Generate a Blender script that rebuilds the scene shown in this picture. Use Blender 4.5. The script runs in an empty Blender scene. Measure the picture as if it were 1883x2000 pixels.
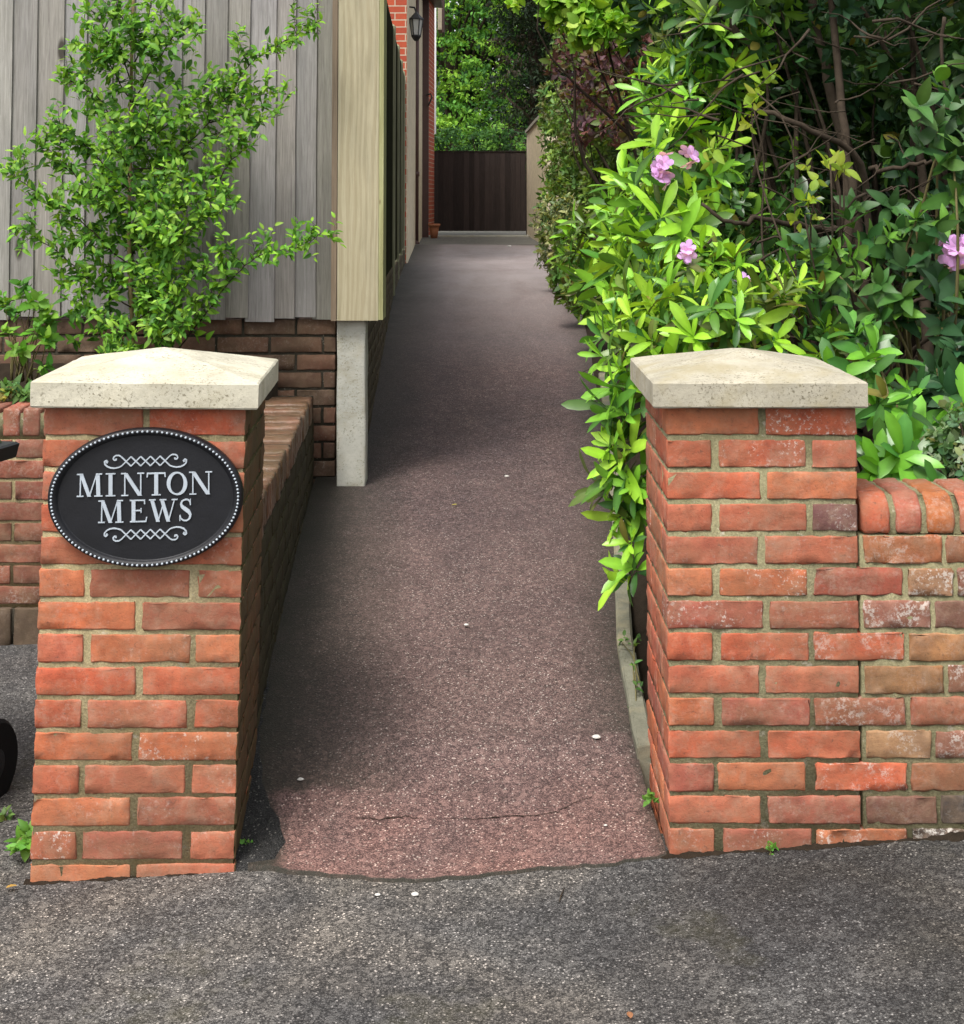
import bpy, math, random
import numpy as np
from mathutils import Vector, Matrix
S = bpy.context.scene
COL = S.collection

# ------------------------------------------------------------------ camera, sky, sun, exposure
FPX, TILT, EYE = 2900.0, math.radians(3.0), 1.545
CX, CY0 = 941.5, 385 - FPX * math.tan(TILT)
cd = bpy.data.cameras.new('camera'); cam = bpy.data.objects.new('camera', cd); COL.objects.link(cam)
cd.sensor_fit = 'VERTICAL'; cd.sensor_height = 36.0; cd.lens = FPX / 2000 * 36
cd.shift_y = (CY0 - 1000) / 2000; cd.clip_end = 2000; cd.clip_start = 0.05
cam.location = (0, 0, EYE); cam.rotation_euler = (math.pi / 2 + TILT, 0, 0)
S.camera = cam
SUN_EL, SUN_AZ = math.radians(58), math.radians(212)     # compass style, clockwise from +Y: behind and left of the camera
w = bpy.data.worlds.new('World'); S.world = w; w.use_nodes = True
wn, wl = w.node_tree.nodes, w.node_tree.links
sky = wn.new('ShaderNodeTexSky'); sky.sky_type = 'NISHITA'; sky.sun_disc = False
sky.sun_elevation = SUN_EL; sky.sun_rotation = SUN_AZ; sky.dust_density = 4.0; sky.air_density = 1.0; sky.ozone_density = 1.0
hs = wn.new('ShaderNodeHueSaturation'); hs.inputs['Saturation'].default_value = 0.22
wl.new(sky.outputs[0], hs.inputs['Color']); wl.new(hs.outputs[0], wn['Background'].inputs[0])
wn['Background'].inputs[1].default_value = 0.15
sl = bpy.data.lights.new('sun', 'SUN'); sun = bpy.data.objects.new('sun', sl); COL.objects.link(sun)
sl.energy = 1.5; sl.angle = math.radians(18); sl.color = (1.0, 0.95, 0.88)
sdir = Vector((math.sin(SUN_AZ) * math.cos(SUN_EL), math.cos(SUN_AZ) * math.cos(SUN_EL), math.sin(SUN_EL)))
sun.rotation_euler = sdir.to_track_quat('Z', 'Y').to_euler(); sun.location = sdir * 30
S.view_settings.view_transform = 'Standard'; S.view_settings.look = 'None'
S.view_settings.exposure = 0.93; S.view_settings.gamma = 1

# ------------------------------------------------------------------ helpers
def P(px, py, Y):                      # a point of the photograph at the real distance Y
    v = -(py - CY0) / FPX; u = (px - CX) / FPX
    dy = math.cos(TILT) - v * math.sin(TILT); dz = math.sin(TILT) + v * math.cos(TILT)
    k = Y / dy
    return np.array((u * k, Y, EYE + dz * k))
def lin(r, g, b):
    return tuple((c / 255 / 12.92 if c <= 10 else ((c / 255 + .055) / 1.055) ** 2.4) for c in (r, g, b))
def tag(o, label=None, cat=None, group=None, kind=None):
    if label: o['label'] = label
    if cat: o['category'] = cat
    if group: o['group'] = group
    if kind: o['kind'] = kind
    return o
def thing(name, label, cat, loc=(0, 0, 0), group=None):
    o = bpy.data.objects.new(name, None); COL.objects.link(o); o.location = [float(c) for c in loc]
    o.empty_display_size = 0.1
    return tag(o, label, cat, group)
def root_loc(p):
    l = Vector((0, 0, 0))
    while p is not None: l += Vector(p.location); p = p.parent
    return np.array(l)
class MB:
    """collects quads and triangles with a colour per vertex and a material index per face"""
    def __init__(s): s.V = []; s.F = []; s.C = []; s.M = []; s.n = 0
    def add(s, V, F, col=(1, 1, 1, 0), mi=0):
        V = np.asarray(V, float).reshape(-1, 3); col = np.asarray(col, float)
        if col.shape[-1] == 3: col = np.concatenate([col, np.zeros(col.shape[:-1] + (1,))], -1)
        if col.ndim == 1: col = np.tile(col, (len(V), 1))
        s.V.append(V); s.C.append(col)
        for f in F: s.F.append(tuple(int(i) + s.n for i in f)); s.M.append(mi)
        s.n += len(V)
    def box(s, a, b, col=(1, 1, 1, 0), mi=0):
        x0, y0, z0 = a; x1, y1, z1 = b
        s.add([(x0, y0, z0), (x1, y0, z0), (x1, y1, z0), (x0, y1, z0), (x0, y0, z1), (x1, y0, z1), (x1, y1, z1), (x0, y1, z1)],
              [(0, 3, 2, 1), (4, 5, 6, 7), (0, 1, 5, 4), (1, 2, 6, 5), (2, 3, 7, 6), (3, 0, 4, 7)], col, mi)
    def tube(s, pts, radii, seg=7, col=(1, 1, 1, 0), mi=0, caps=True):
        pts = np.asarray(pts, float); n = len(pts)
        radii = np.broadcast_to(np.asarray(radii, float), (n,))
        t = np.gradient(pts, axis=0); t /= np.linalg.norm(t, axis=1)[:, None] + 1e-9
        ref = np.array((0, 0, 1.)) if abs(t[0, 2]) < .9 else np.array((1., 0, 0))
        V = []
        for i in range(n):
            a = np.cross(t[i], ref); a /= np.linalg.norm(a) + 1e-9; b = np.cross(t[i], a); ref = np.cross(a, t[i])
            for k in range(seg):
                an = 2 * math.pi * k / seg; V.append(pts[i] + radii[i] * (math.cos(an) * a + math.sin(an) * b))
        F = [(i * seg + k, i * seg + (k + 1) % seg, (i + 1) * seg + (k + 1) % seg, (i + 1) * seg + k) for i in range(n - 1) for k in range(seg)]
        if caps: F += [tuple(range(seg))[::-1], tuple((n - 1) * seg + k for k in range(seg))]
        s.add(V, F, col, mi)
    def lathe(s, prof, centre, seg=24, col=(1, 1, 1, 0), mi=0, axis='Z'):
        V = []
        for r, h in prof:
            for k in range(seg):
                a = 2 * math.pi * k / seg; c, q = r * math.cos(a), r * math.sin(a)
                V.append((c, q, h) if axis == 'Z' else ((h, c, q) if axis == 'X' else (c, h, q)))
        V = np.array(V) + np.asarray(centre)
        n = len(prof)
        F = [(i * seg + k, i * seg + (k + 1) % seg, (i + 1) * seg + (k + 1) % seg, (i + 1) * seg + k) for i in range(n - 1) for k in range(seg)]
        F += [tuple(range(seg))[::-1], tuple((n - 1) * seg + k for k in range(seg))]
        s.add(V, F, col, mi)
    def build(s, name, mats, parent=None, smooth=False):
        me = bpy.data.meshes.new(name)
        V = np.concatenate(s.V) if s.V else np.zeros((0, 3))
        if parent is not None: V = V - root_loc(parent)
        me.from_pydata(V.tolist(), [], s.F); me.update()
        return finish(me, name, mats, parent, np.concatenate(s.C), smooth, s.M)
def finish(me, name, mats, parent, C, smooth, M=None):
    for m in (mats if isinstance(mats, (list, tuple)) else [mats]): me.materials.append(m)
    if M is not None and any(M): me.polygons.foreach_set('material_index', np.array(M, np.int32))
    at = me.color_attributes.new('Col', 'FLOAT_COLOR', 'POINT')
    at.data.foreach_set('color', np.asarray(C, np.float32).ravel())
    me.polygons.foreach_set('use_smooth', np.full(len(me.polygons), bool(smooth)))
    me.update()
    o = bpy.data.objects.new(name, me); COL.objects.link(o)
    if parent is not None: o.parent = parent
    return o
def quadmesh(name, V, Q, C, mat, parent=None, smooth=True):    # fast path for big quad meshes
    me = bpy.data.meshes.new(name)
    if parent is not None: V = V - root_loc(parent)
    me.vertices.add(len(V)); me.vertices.foreach_set('co', V.astype(np.float32).ravel())
    me.loops.add(Q.size); me.loops.foreach_set('vertex_index', Q.astype(np.int32).ravel())
    me.polygons.add(len(Q)); me.polygons.foreach_set('loop_start', np.arange(0, Q.size, 4, dtype=np.int32))
    me.update(calc_edges=True)
    return finish(me, name, mat, parent, C, smooth)
def grid(mb, fn, us, vs, col=(1, 1, 1, 0), mi=0):
    V = [fn(u, v) for v in vs for u in us]; n = len(us)
    F = [(j * n + i, j * n + i + 1, (j + 1) * n + i + 1, (j + 1) * n + i) for j in range(len(vs) - 1) for i in range(n - 1)]
    mb.add(V, F, col, mi)

# ------------------------------------------------------------------ node material helper
class NM:
    def __init__(s, name, rough=0.8, spec=0.3):
        s.m = bpy.data.materials.new(name); s.m.use_nodes = True
        s.t = s.m.node_tree; s.n = s.t.nodes; s.l = s.t.links
        s.b = s.n['Principled BSDF']; s.out = s.n['Material Output']
        s.b.inputs['Roughness'].default_value = rough; s.b.inputs['Specular IOR Level'].default_value = spec
        s.co = s.n.new('ShaderNodeTexCoord').outputs['Object']
    def at(s, what='Color'):
        a = s.n.new('ShaderNodeAttribute'); a.attribute_name = 'Col'; return a.outputs[what]
    def mapped(s, sc=(1, 1, 1), rot=(0, 0, 0), loc=(0, 0, 0)):
        m = s.n.new('ShaderNodeMapping'); m.inputs['Scale'].default_value = sc; m.inputs['Rotation'].default_value = rot; m.inputs['Location'].default_value = loc
        s.l.new(s.co, m.inputs['Vector']); return m.outputs[0]
    def noise(s, scale, detail=4, rough=.6, vec=None, dist=0, out='Fac'):
        t = s.n.new('ShaderNodeTexNoise'); t.inputs['Scale'].default_value = scale; t.inputs['Detail'].default_value = detail
        t.inputs['Roughness'].default_value = rough; t.inputs['Distortion'].default_value = dist
        s.l.new(vec if vec is not None else s.co, t.inputs['Vector']); return t.outputs[out]
    def voro(s, scale, out='Distance', vec=None, feature='F1', rnd=1):
        t = s.n.new('ShaderNodeTexVoronoi'); t.feature = feature; t.inputs['Scale'].default_value = scale; t.inputs['Randomness'].default_value = rnd
        s.l.new(vec if vec is not None else s.co, t.inputs['Vector']); return t.outputs[out]
    def ramp(s, fac, stops, interp='LINEAR'):
        r = s.n.new('ShaderNodeValToRGB'); r.color_ramp.interpolation = interp
        e = r.color_ramp.elements
        while len(e) < len(stops): e.new(0.5)
        for i, (p, c) in enumerate(stops):
            e[i].position = p
            if not isinstance(c, (tuple, list)): c = (c, c, c)
            e[i].color = (*c[:3], 1)
        s.l.new(fac, r.inputs[0]); return r.outputs[0]
    def mix(s, fac, a, b, mode='MIX'):
        x = s.n.new('ShaderNodeMix'); x.data_type = 'RGBA'; x.blend_type = mode; x.clamp_factor = True
        for ii, v in ((0, fac), (6, a), (7, b)):
            sock = x.inputs[ii]
            if isinstance(v, (int, float)): sock.default_value = v if ii == 0 else (v, v, v, 1)
            elif isinstance(v, (tuple, list)): sock.default_value = (*v[:3], 1)
            else: s.l.new(v, sock)
        return x.outputs[2]
    def math(s, op, a, b=0.0):
        x = s.n.new('ShaderNodeMath'); x.operation = op
        for sock, v in ((x.inputs[0], a), (x.inputs[1], b)):
            if isinstance(v, (int, float)): sock.default_value = v
            else: s.l.new(v, sock)
        return x.outputs[0]
    def sep(s, axis):
        x = s.n.new('ShaderNodeSeparateXYZ'); s.l.new(s.co, x.inputs[0]); return x.outputs[axis]
    def base(s, c):
        if isinstance(c, (tuple, list)): s.b.inputs['Base Color'].default_value = (*c[:3], 1)
        else: s.l.new(c, s.b.inputs['Base Color'])
    def rough(s, c): s.l.new(c, s.b.inputs['Roughness'])
    def bump(s, h, strength=.5, dist=.003):
        b = s.n.new('ShaderNodeBump'); b.inputs['Strength'].default_value = strength; b.inputs['Distance'].default_value = dist
        s.l.new(h, b.inputs['Height']); s.l.new(b.outputs[0], s.b.inputs['Normal'])

def m_brick(name, dirt=0.35, moss=0.0, dull=0.0, speck=.62):
    k = NM(name, .85, .25)
    n1 = k.noise(14, 5, .65, None, .6); n2 = k.noise(42, 5, .7, k.mapped((.6, 1, 1.3)), .5); n3 = k.noise(200, 3, .7)
    c = k.mix(k.ramp(n1, [(.35, 0), (.7, 1)]), k.at(), k.mix(1, k.at(), (.62, .55, .60), 'MULTIPLY'))
    c = k.mix(k.ramp(n2, [(.3, .0), (.75, .55)]), c, k.mix(1, c, (1.25, 1.18, 1.10), 'MULTIPLY'))
    c = k.mix(k.ramp(n3, [(.28, .55), (.42, 0)]), c, (.06, .032, .022))
    c = k.mix(k.math('MULTIPLY', k.ramp(k.noise(17, 6, .75, None, .25), [(.48, 0), (.66, .5)]), .7), c, (.43, .31, .225))
    c = k.mix(k.ramp(k.noise(8, 6, .75, k.mapped((1, 1, 1), (0, 0, 0), (5, 2, 3)), .25), [(.53, 0), (.68, .55)]), c, k.mix(1, c, (.58, .48, .40), 'MULTIPLY'))
    dn = k.noise(5.5, 6, .7)
    c = k.mix(k.math('MULTIPLY', k.ramp(dn, [(.45, 0), (.72, 1)]), dirt), c, (.09, .062, .04))
    c = k.mix(k.ramp(k.noise(4.2, 6, .75, k.mapped((1, 1, 1), (0, 0, 0), (8, 6, 1))), [(.38, .06), (.66, .50)]), c, (.205, .135, .075))
    c = k.mix(k.ramp(k.noise(55, 5, .75, k.mapped((1, 1, 1), (0, 0, 0), (3, 9, 2))), [(.60, 0), (.70, .6)]), c, (.10, .055, .04))
    # pale lichen and lime bloom, set per brick through the attribute's alpha
    li = k.math('MULTIPLY', k.ramp(k.noise(95, 5, .75), [(speck - .08, 0), (speck, 1)]), k.ramp(k.noise(16, 3), [(.42, 0), (.6, 1)]))
    c = k.mix(k.math('MULTIPLY', li, k.at('Alpha')), c, (.62, .58, .52))
    if moss: c = k.mix(k.math('MULTIPLY', k.ramp(k.noise(7, 5, .7, k.mapped((1, 1, .35))), [(.3, .2 + .6 * (moss > .7)), (.6, 1)]), moss), c, k.mix(k.noise(40, 4, .7), (.030, .024, .009), (.075, .062, .026)))
    if dull: c = k.mix(dull, c, (.10, .075, .06) if dull < .5 else (.016, .016, .007))
    k.base(c)
    k.bump(k.math('ADD', n2, k.math('MULTIPLY', n3, .5)), .5, .003); return k.m
def m_mortar(name, c1=(.44, .365, .215), c2=(.27, .225, .115)):
    k = NM(name, .95, .1)
    c = k.mix(k.ramp(k.noise(11, 5, .7), [(.35, 0), (.65, 1)]), c1, c2)
    c = k.mix(k.ramp(k.noise(170, 3, .7), [(.4, .6), (.6, 0)]), c, tuple(v * .45 for v in c1))
    c = k.mix(k.ramp(k.noise(30, 4, .7), [(.62, 0), (.7, .7)]), c, (.42, .38, .30))
    k.base(c); k.bump(k.noise(150, 4, .7), .8, .004); return k.m
def m_stone(name, base, dark, bloom):
    k = NM(name, .9, .2)
    c = k.mix(k.ramp(k.noise(6, 6, .7), [(.38, 0), (.68, 1)]), base, tuple(v * .72 for v in base))
    pit = k.ramp(k.noise(130, 4, .75), [(.36, 1), (.46, 0)])
    c = k.mix(k.math('MULTIPLY', pit, k.ramp(k.noise(10, 4), [(.38, 0), (.58, .85)])), c, dark)
    c = k.mix(k.ramp(k.noise(3.2, 6, .75, k.mapped((1, 1, 2.2))), [(.52, 0), (.70, .55)]), c, tuple(v * .45 for v in base))
    sp = k.ramp(k.voro(70), [(.10, 1), (.2, 0)])
    c = k.mix(k.math('MULTIPLY', sp, k.ramp(k.noise(22, 3), [(.56, 0), (.64, .8)])), c, dark)
    c = k.mix(k.math('MULTIPLY', k.ramp(k.noise(8, 4, .65), [(.48, 0), (.66, 1)]), bloom), c, (.30, .26, .16))
    k.base(c); k.bump(k.noise(170, 4, .7), .5, .0025); return k.m
def m_asphalt(name, dark, light, pale, patch, sc=230):
    k = NM(name, .75, .35)
    cell = k.voro(sc, 'Color'); sx = k.n.new('ShaderNodeSeparateColor'); k.l.new(cell, sx.inputs[0])
    g = sx.outputs[0]
    c = k.mix(k.ramp(g, [(.1, 0), (.85, 1)]), dark, light)
    c = k.mix(k.ramp(sx.outputs[1], [(.93, 0), (.97, 1)]), c, pale)
    dist = k.voro(sc, 'Distance')
    c = k.mix(k.ramp(dist, [(.35, 0), (.75, .75)]), c, tuple(v * .3 for v in dark))
    n = k.noise(1.7, 5, .65); c = k.mix(k.ramp(n, [(.4, 0), (.68, .75)]), c, k.mix(1, c, patch, 'MULTIPLY'))
    n = k.voro(85, 'Color'); sy = k.n.new('ShaderNodeSeparateColor'); k.l.new(n, sy.inputs[0]); c = k.mix(k.ramp(sy.outputs[0], [(.15, .5), (.6, 0)]), c, k.mix(1, c, (.5, .5, .5), 'MULTIPLY'))
    c = k.mix(k.ramp(sy.outputs[1], [(.8, 0), (.95, .45)]), c, light)
    n = k.noise(13, 4, .7); c = k.mix(k.ramp(n, [(.35, .5), (.6, 0)]), c, k.mix(1, c, (.6, .6, .6), 'MULTIPLY'))
    return k, c, dist, g
def m_wood(name, c1, c2, knot, green=0.0, knr=.03, wave=0):
    k = NM(name, .85, .2)
    v = k.mapped((28, 28, 1.3)); g = k.noise(3.2, 6, .65, v, 1.2)
    c = k.mix(k.ramp(g, [(.3, 0), (.7, 1)]), c1, c2)
    c = k.mix(1, c, k.at(), 'MULTIPLY')
    c = k.mix(k.ramp(k.noise(5, 5, .75, k.mapped((60, 60, 1))), [(.52, 0), (.72, .55)]), c, knot)
    wv = k.n.new('ShaderNodeTexWave'); wv.bands_direction = 'X'; wv.inputs['Scale'].default_value = 5; wv.inputs['Distortion'].default_value = 16; wv.inputs['Detail'].default_value = 3; wv.inputs['Detail Scale'].default_value = .7
    k.l.new(k.mapped((2.2, 2.2, .22)), wv.inputs['Vector']); c = k.mix(k.math('MULTIPLY', k.ramp(wv.outputs['Fac'], [(.25, .42), (.6, 0)]), wave), c, k.mix(1, c, (.70, .65, .58), 'MULTIPLY'))
    kn = k.ramp(k.voro(5.0, 'Distance', k.mapped((1.5, 1.5, .55))), [(knr, 1), (knr * 1.6 + .001, 0)])
    c = k.mix(kn, c, knot)
    st = k.ramp(k.noise(2.0, 5, .7, k.mapped((3, 3, .6))), [(.42, 0), (.7, .7)])
    c = k.mix(st, c, k.mix(1, c, (.62, .64, .66), 'MULTIPLY'))
    if green: c = k.mix(k.math('MULTIPLY', k.ramp(k.noise(3, 5, .7), [(.35, .25), (.65, 1)]), green), c, tuple(v * (.35 if green > .4 else 1) for v in (.085, .095, .035)))
    k.base(c); k.bump(g, .35, .004); return k.m
def m_leaf(name, rough=.42, trans=.3, spec=.45, vein=True):
    k = NM(name, rough, spec)
    c = k.at()
    c = k.mix(k.ramp(k.noise(38, 3, .6), [(.35, 0), (.7, .5)]), c, k.mix(1, c, (.72, .78, .7), 'MULTIPLY'))
    k.base(c)
    tr = k.n.new('ShaderNodeBsdfTranslucent'); k.l.new(k.mix(1, c, (1.35, 1.25, .55), 'MULTIPLY'), tr.inputs[0])
    mx = k.n.new('ShaderNodeMixShader'); mx.inputs[0].default_value = trans
    k.l.new(k.b.outputs[0], mx.inputs[1]); k.l.new(tr.outputs[0], mx.inputs[2]); k.l.new(mx.outputs[0], k.out.inputs[0])
    return k.m
def m_plain(name, c, rough=.6, spec=.3, var=.25, sc=20, metal=0, bump=.15):
    k = NM(name, rough, spec); k.b.inputs['Metallic'].default_value = metal
    n = k.noise(sc, 5, .65)
    k.base(k.mix(k.ramp(n, [(.3, 0), (.75, 1)]), c, tuple(v * (1 - var) for v in c)))
    if bump: k.bump(k.noise(sc * 8, 3), bump, .002)
    return k.m

M = {}
M['brick'] = m_brick('red_brick'); M['brick_old'] = m_brick('weathered_brick', .6, .12, 0, .58)
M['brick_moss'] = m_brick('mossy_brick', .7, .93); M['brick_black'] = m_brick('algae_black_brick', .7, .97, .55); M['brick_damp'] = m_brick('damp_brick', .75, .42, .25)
M['mortar'] = m_mortar('sand_mortar'); M['mortar_green'] = m_mortar('algae_mortar', (.31, .28, .165), (.17, .16, .085))
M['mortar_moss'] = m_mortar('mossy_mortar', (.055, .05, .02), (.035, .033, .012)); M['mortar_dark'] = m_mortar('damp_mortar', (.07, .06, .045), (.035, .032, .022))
M['stone_a'] = m_stone('cast_stone', (.58, .545, .43), (.10, .085, .05), .40); M['stone_b'] = m_stone('weathered_cast_stone', (.44, .405, .315), (.10, .085, .05), .75)
M['edging'] = m_stone('edging_concrete', (.20, .195, .145), (.06, .06, .035), .6); M['post_concrete'] = m_stone('pale_post_concrete', (.52, .515, .45), (.16, .16, .10), .45); M['concrete'] = m_stone('fence_post_concrete', (.36, .35, .30), (.12, .12, .08), .5)
M['grey_wood'] = m_wood('silvered_board', (.365, .355, .343), (.215, .205, .198), (.06, .05, .045), .16, .11)
M['new_wood'] = m_wood('pale_treated_wood', (.46, .41, .285), (.38, .335, .22), (.20, .155, .08), .10, .03, 1)
M['brown_wood'] = m_wood('brown_batten', (.23, .175, .12), (.16, .12, .085), (.08, .05, .03))
M['green_wood'] = m_wood('algae_panel', (.035, .034, .02), (.02, .02, .012), (.01, .01, .006), .5)
M['edge_wood'] = m_wood('green_post_edge', (.30, .29, .19), (.22, .22, .13), (.08, .08, .04), .25)
M['gate_wood'] = m_wood('dark_stained_gate', (.040, .029, .025), (.022, .016, .014), (.010, .008, .006))
M['soil'] = m_plain('dark_soil', (.030, .022, .015), .95, .1, .5, 30, 0, .8)
M['bark'] = m_plain('shrub_bark', (.058, .043, .030), .9, .15, .5, 40, 0, .6)
M['cane'] = m_plain('pale_cane', (.32, .24, .12), .8, .2, .4, 30)
M['twig'] = m_plain('green_twig', (.14, .12, .045), .7, .3, .3, 30)
M['iron'] = m_plain('black_cast_iron', (.0075, .008, .011), .5, .4, .5, 14, 0, .25)
M['silver'] = m_plain('pale_sign_paint', (.43, .48, .53), .45, .4, .18, 30, 0, .1)
M['bin_plastic'] = m_plain('dark_bin_plastic', (.026, .029, .033), .5, .4, .3, 10)
M['bin_green'] = m_plain('green_bin_plastic', (.045, .075, .035), .5, .4, .3, 10)
M['rubber'] = m_plain('black_rubber', (.010, .010, .011), .7, .3, .2, 20)
M['render'] = m_stone('cream_render', (.66, .57, .41), (.30, .24, .15), .35)
M['pipe'] = m_plain('brown_downpipe', (.075, .035, .030), .5, .4, .3, 8)
M['black_paint'] = m_plain('black_paint', (.012, .011, .012), .5, .4, .2, 8)
M['white_paint'] = m_plain('white_paint', (.78, .78, .77), .5, .4, .1, 8)
M['terracotta'] = m_plain('terracotta', (.42, .17, .09), .85, .2, .3, 14)
M['petal'] = m_leaf('pink_petal', .5, .35, .2)
M['leaf_gloss'] = m_leaf('glossy_leaf', .33, .25, .45); M['leaf_laurel'] = m_leaf('laurel_leaf', .42, .2, .25); M['leaf_soft'] = m_leaf('soft_leaf', .5, .35, .3); M['leaf_far'] = m_leaf('distant_leaf', .6, .35, .2)
kg = NM('lantern_glass', .15, .5); kg.base((.55, .55, .52)); kg.b.inputs['Alpha'].default_value = .75; M['glass'] = kg.m

# ------------------------------------------------------------------ ground, pavement, ramped path
RY = [-60, 3.42, 3.55, 3.95, 4.5, 5.45, 6.2, 11.4, 13.5, 21.5, 27, 60]; RZ = [.0, .004, .03, .118, .203, .293, .355, .775, .835, .857, .84, .84]
ramp_z = lambda Y: float(np.interp(Y, RY, RZ))
def street_z(x): return .012 + .037 * max(-6, min(3, x)) + (.02 * min(x, 3) ** 2 if x > 0 else 0)
def path_z(x, Y):
    t = min(1, max(0, (Y - 3.42) / .55)); return (1 - t) * (street_z(x) + .004) + t * ramp_z(Y) if Y < 3.97 else ramp_z(Y)
XL_Y = [3.3, 3.62, 3.75, 3.95, 6.2, 11.4, 15.7, 27, 60]; XL_X = [-.47, -.50, -.545, -.60, -.70, -.68, -.84, -1.1, -1.4]
XR_Y = [3.3, 3.55, 3.95, 4.5, 5.45, 8, 12, 20, 60]; XR_X = [.425, .425, .40, .405, .48, .64, .80, .86, .9]
XL = lambda Y: float(np.interp(Y, XL_Y, XL_X)); XR = lambda Y: float(np.interp(Y, XR_Y, XR_X))
def hit_street(px, py):
    lo, hi = 2.0, 8.0
    for _ in range(40):
        m = (lo + hi) / 2; p = P(px, py, m)
        if p[2] > street_z(p[0]) + .008: lo = m
        else: hi = m
    return P(px, py, lo)
front = np.array([hit_street(x, y) for x, y in ((505, 1694), (540, 1697), (640, 1706), (700, 1712), (790, 1717), (900, 1712), (1000, 1699), (1110, 1690), (1200, 1684), (1290, 1668), (1320, 1664))])
rng = np.random.default_rng(3)
YF = lambda x: float(np.interp(x, front[:, 0], front[:, 1])) + .004 * math.sin(x * 61) + .003 * math.sin(x * 137 + 1) + .002 * math.sin(x * 290)

k, c, d, g = m_asphalt('worn_asphalt', (.043, .042, .042), (.168, .163, .157), (.46, .44, .42), (.62, .62, .64), 235)
y = k.sep(1); c = k.mix(k.math('MULTIPLY', k.ramp(k.noise(1.1, 4, .6), [(.42, 0), (.6, .5)]), 1), c, k.mix(1, c, (1.5, 1.4, 1.3), 'MULTIPLY'))
gl = k.math('MULTIPLY', k.ramp(k.noise(2.3, 5, .7, k.mapped((1, 1, 1), (0, 0, 0), (7, 3, 0))), [(.55, 0), (.7, .55)]), 1)
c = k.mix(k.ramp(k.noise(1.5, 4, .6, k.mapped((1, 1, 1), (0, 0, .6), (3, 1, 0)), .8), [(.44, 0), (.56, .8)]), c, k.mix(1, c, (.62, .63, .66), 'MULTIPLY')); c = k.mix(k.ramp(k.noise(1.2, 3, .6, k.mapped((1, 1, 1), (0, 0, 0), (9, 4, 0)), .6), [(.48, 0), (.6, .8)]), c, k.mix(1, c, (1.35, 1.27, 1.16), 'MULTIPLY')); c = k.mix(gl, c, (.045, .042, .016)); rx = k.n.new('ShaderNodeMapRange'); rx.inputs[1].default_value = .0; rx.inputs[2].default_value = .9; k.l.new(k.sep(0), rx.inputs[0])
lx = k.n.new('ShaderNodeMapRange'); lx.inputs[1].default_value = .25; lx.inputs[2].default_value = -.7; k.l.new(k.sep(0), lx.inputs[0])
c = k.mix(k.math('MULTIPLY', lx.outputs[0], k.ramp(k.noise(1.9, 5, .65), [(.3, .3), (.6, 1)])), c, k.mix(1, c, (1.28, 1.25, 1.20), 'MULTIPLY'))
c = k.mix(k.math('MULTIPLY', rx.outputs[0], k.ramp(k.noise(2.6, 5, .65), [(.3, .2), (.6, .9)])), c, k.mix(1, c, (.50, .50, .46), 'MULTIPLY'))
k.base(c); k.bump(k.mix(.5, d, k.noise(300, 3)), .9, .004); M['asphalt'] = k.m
k, c, d, g = m_asphalt('red_chip_path', (.115, .070, .064), (.25, .165, .145), (.55, .46, .40), (.66, .66, .70), 235)
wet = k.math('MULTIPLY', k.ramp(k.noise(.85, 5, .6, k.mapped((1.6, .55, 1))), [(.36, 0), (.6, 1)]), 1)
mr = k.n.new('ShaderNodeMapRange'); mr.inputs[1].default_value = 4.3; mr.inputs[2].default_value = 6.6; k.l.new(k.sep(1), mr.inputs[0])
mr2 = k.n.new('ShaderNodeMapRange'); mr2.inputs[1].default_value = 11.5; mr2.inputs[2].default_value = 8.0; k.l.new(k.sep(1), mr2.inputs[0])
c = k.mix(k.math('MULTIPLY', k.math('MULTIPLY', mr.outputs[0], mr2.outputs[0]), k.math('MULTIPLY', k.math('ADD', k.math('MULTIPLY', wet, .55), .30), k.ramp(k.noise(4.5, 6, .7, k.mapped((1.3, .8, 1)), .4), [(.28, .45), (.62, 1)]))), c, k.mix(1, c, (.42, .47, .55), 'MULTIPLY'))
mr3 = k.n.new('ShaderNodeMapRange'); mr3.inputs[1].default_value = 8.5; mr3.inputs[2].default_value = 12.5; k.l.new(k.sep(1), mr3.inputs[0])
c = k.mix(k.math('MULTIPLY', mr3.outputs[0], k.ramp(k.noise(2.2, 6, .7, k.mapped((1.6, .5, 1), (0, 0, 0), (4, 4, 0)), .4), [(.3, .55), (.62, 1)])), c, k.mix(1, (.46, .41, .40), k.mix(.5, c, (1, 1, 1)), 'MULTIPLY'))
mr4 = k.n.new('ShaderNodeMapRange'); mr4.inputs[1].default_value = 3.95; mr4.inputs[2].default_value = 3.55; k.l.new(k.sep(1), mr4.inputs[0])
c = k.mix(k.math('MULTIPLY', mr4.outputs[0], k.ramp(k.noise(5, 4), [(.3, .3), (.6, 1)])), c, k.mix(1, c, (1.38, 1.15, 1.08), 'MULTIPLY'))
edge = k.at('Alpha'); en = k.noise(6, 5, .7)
c = k.mix(k.math('MULTIPLY', k.math('MULTIPLY', edge, k.ramp(en, [(.25, .78), (.55, 1)])), .96), c, (.020, .020, .013))  # near-black edges: mossy dirt, plus the left wall's shadow painted into the colour
k.base(c); k.bump(k.mix(.5, d, k.noise(300, 3)), .8, .004); M['path'] = k.m

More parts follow.
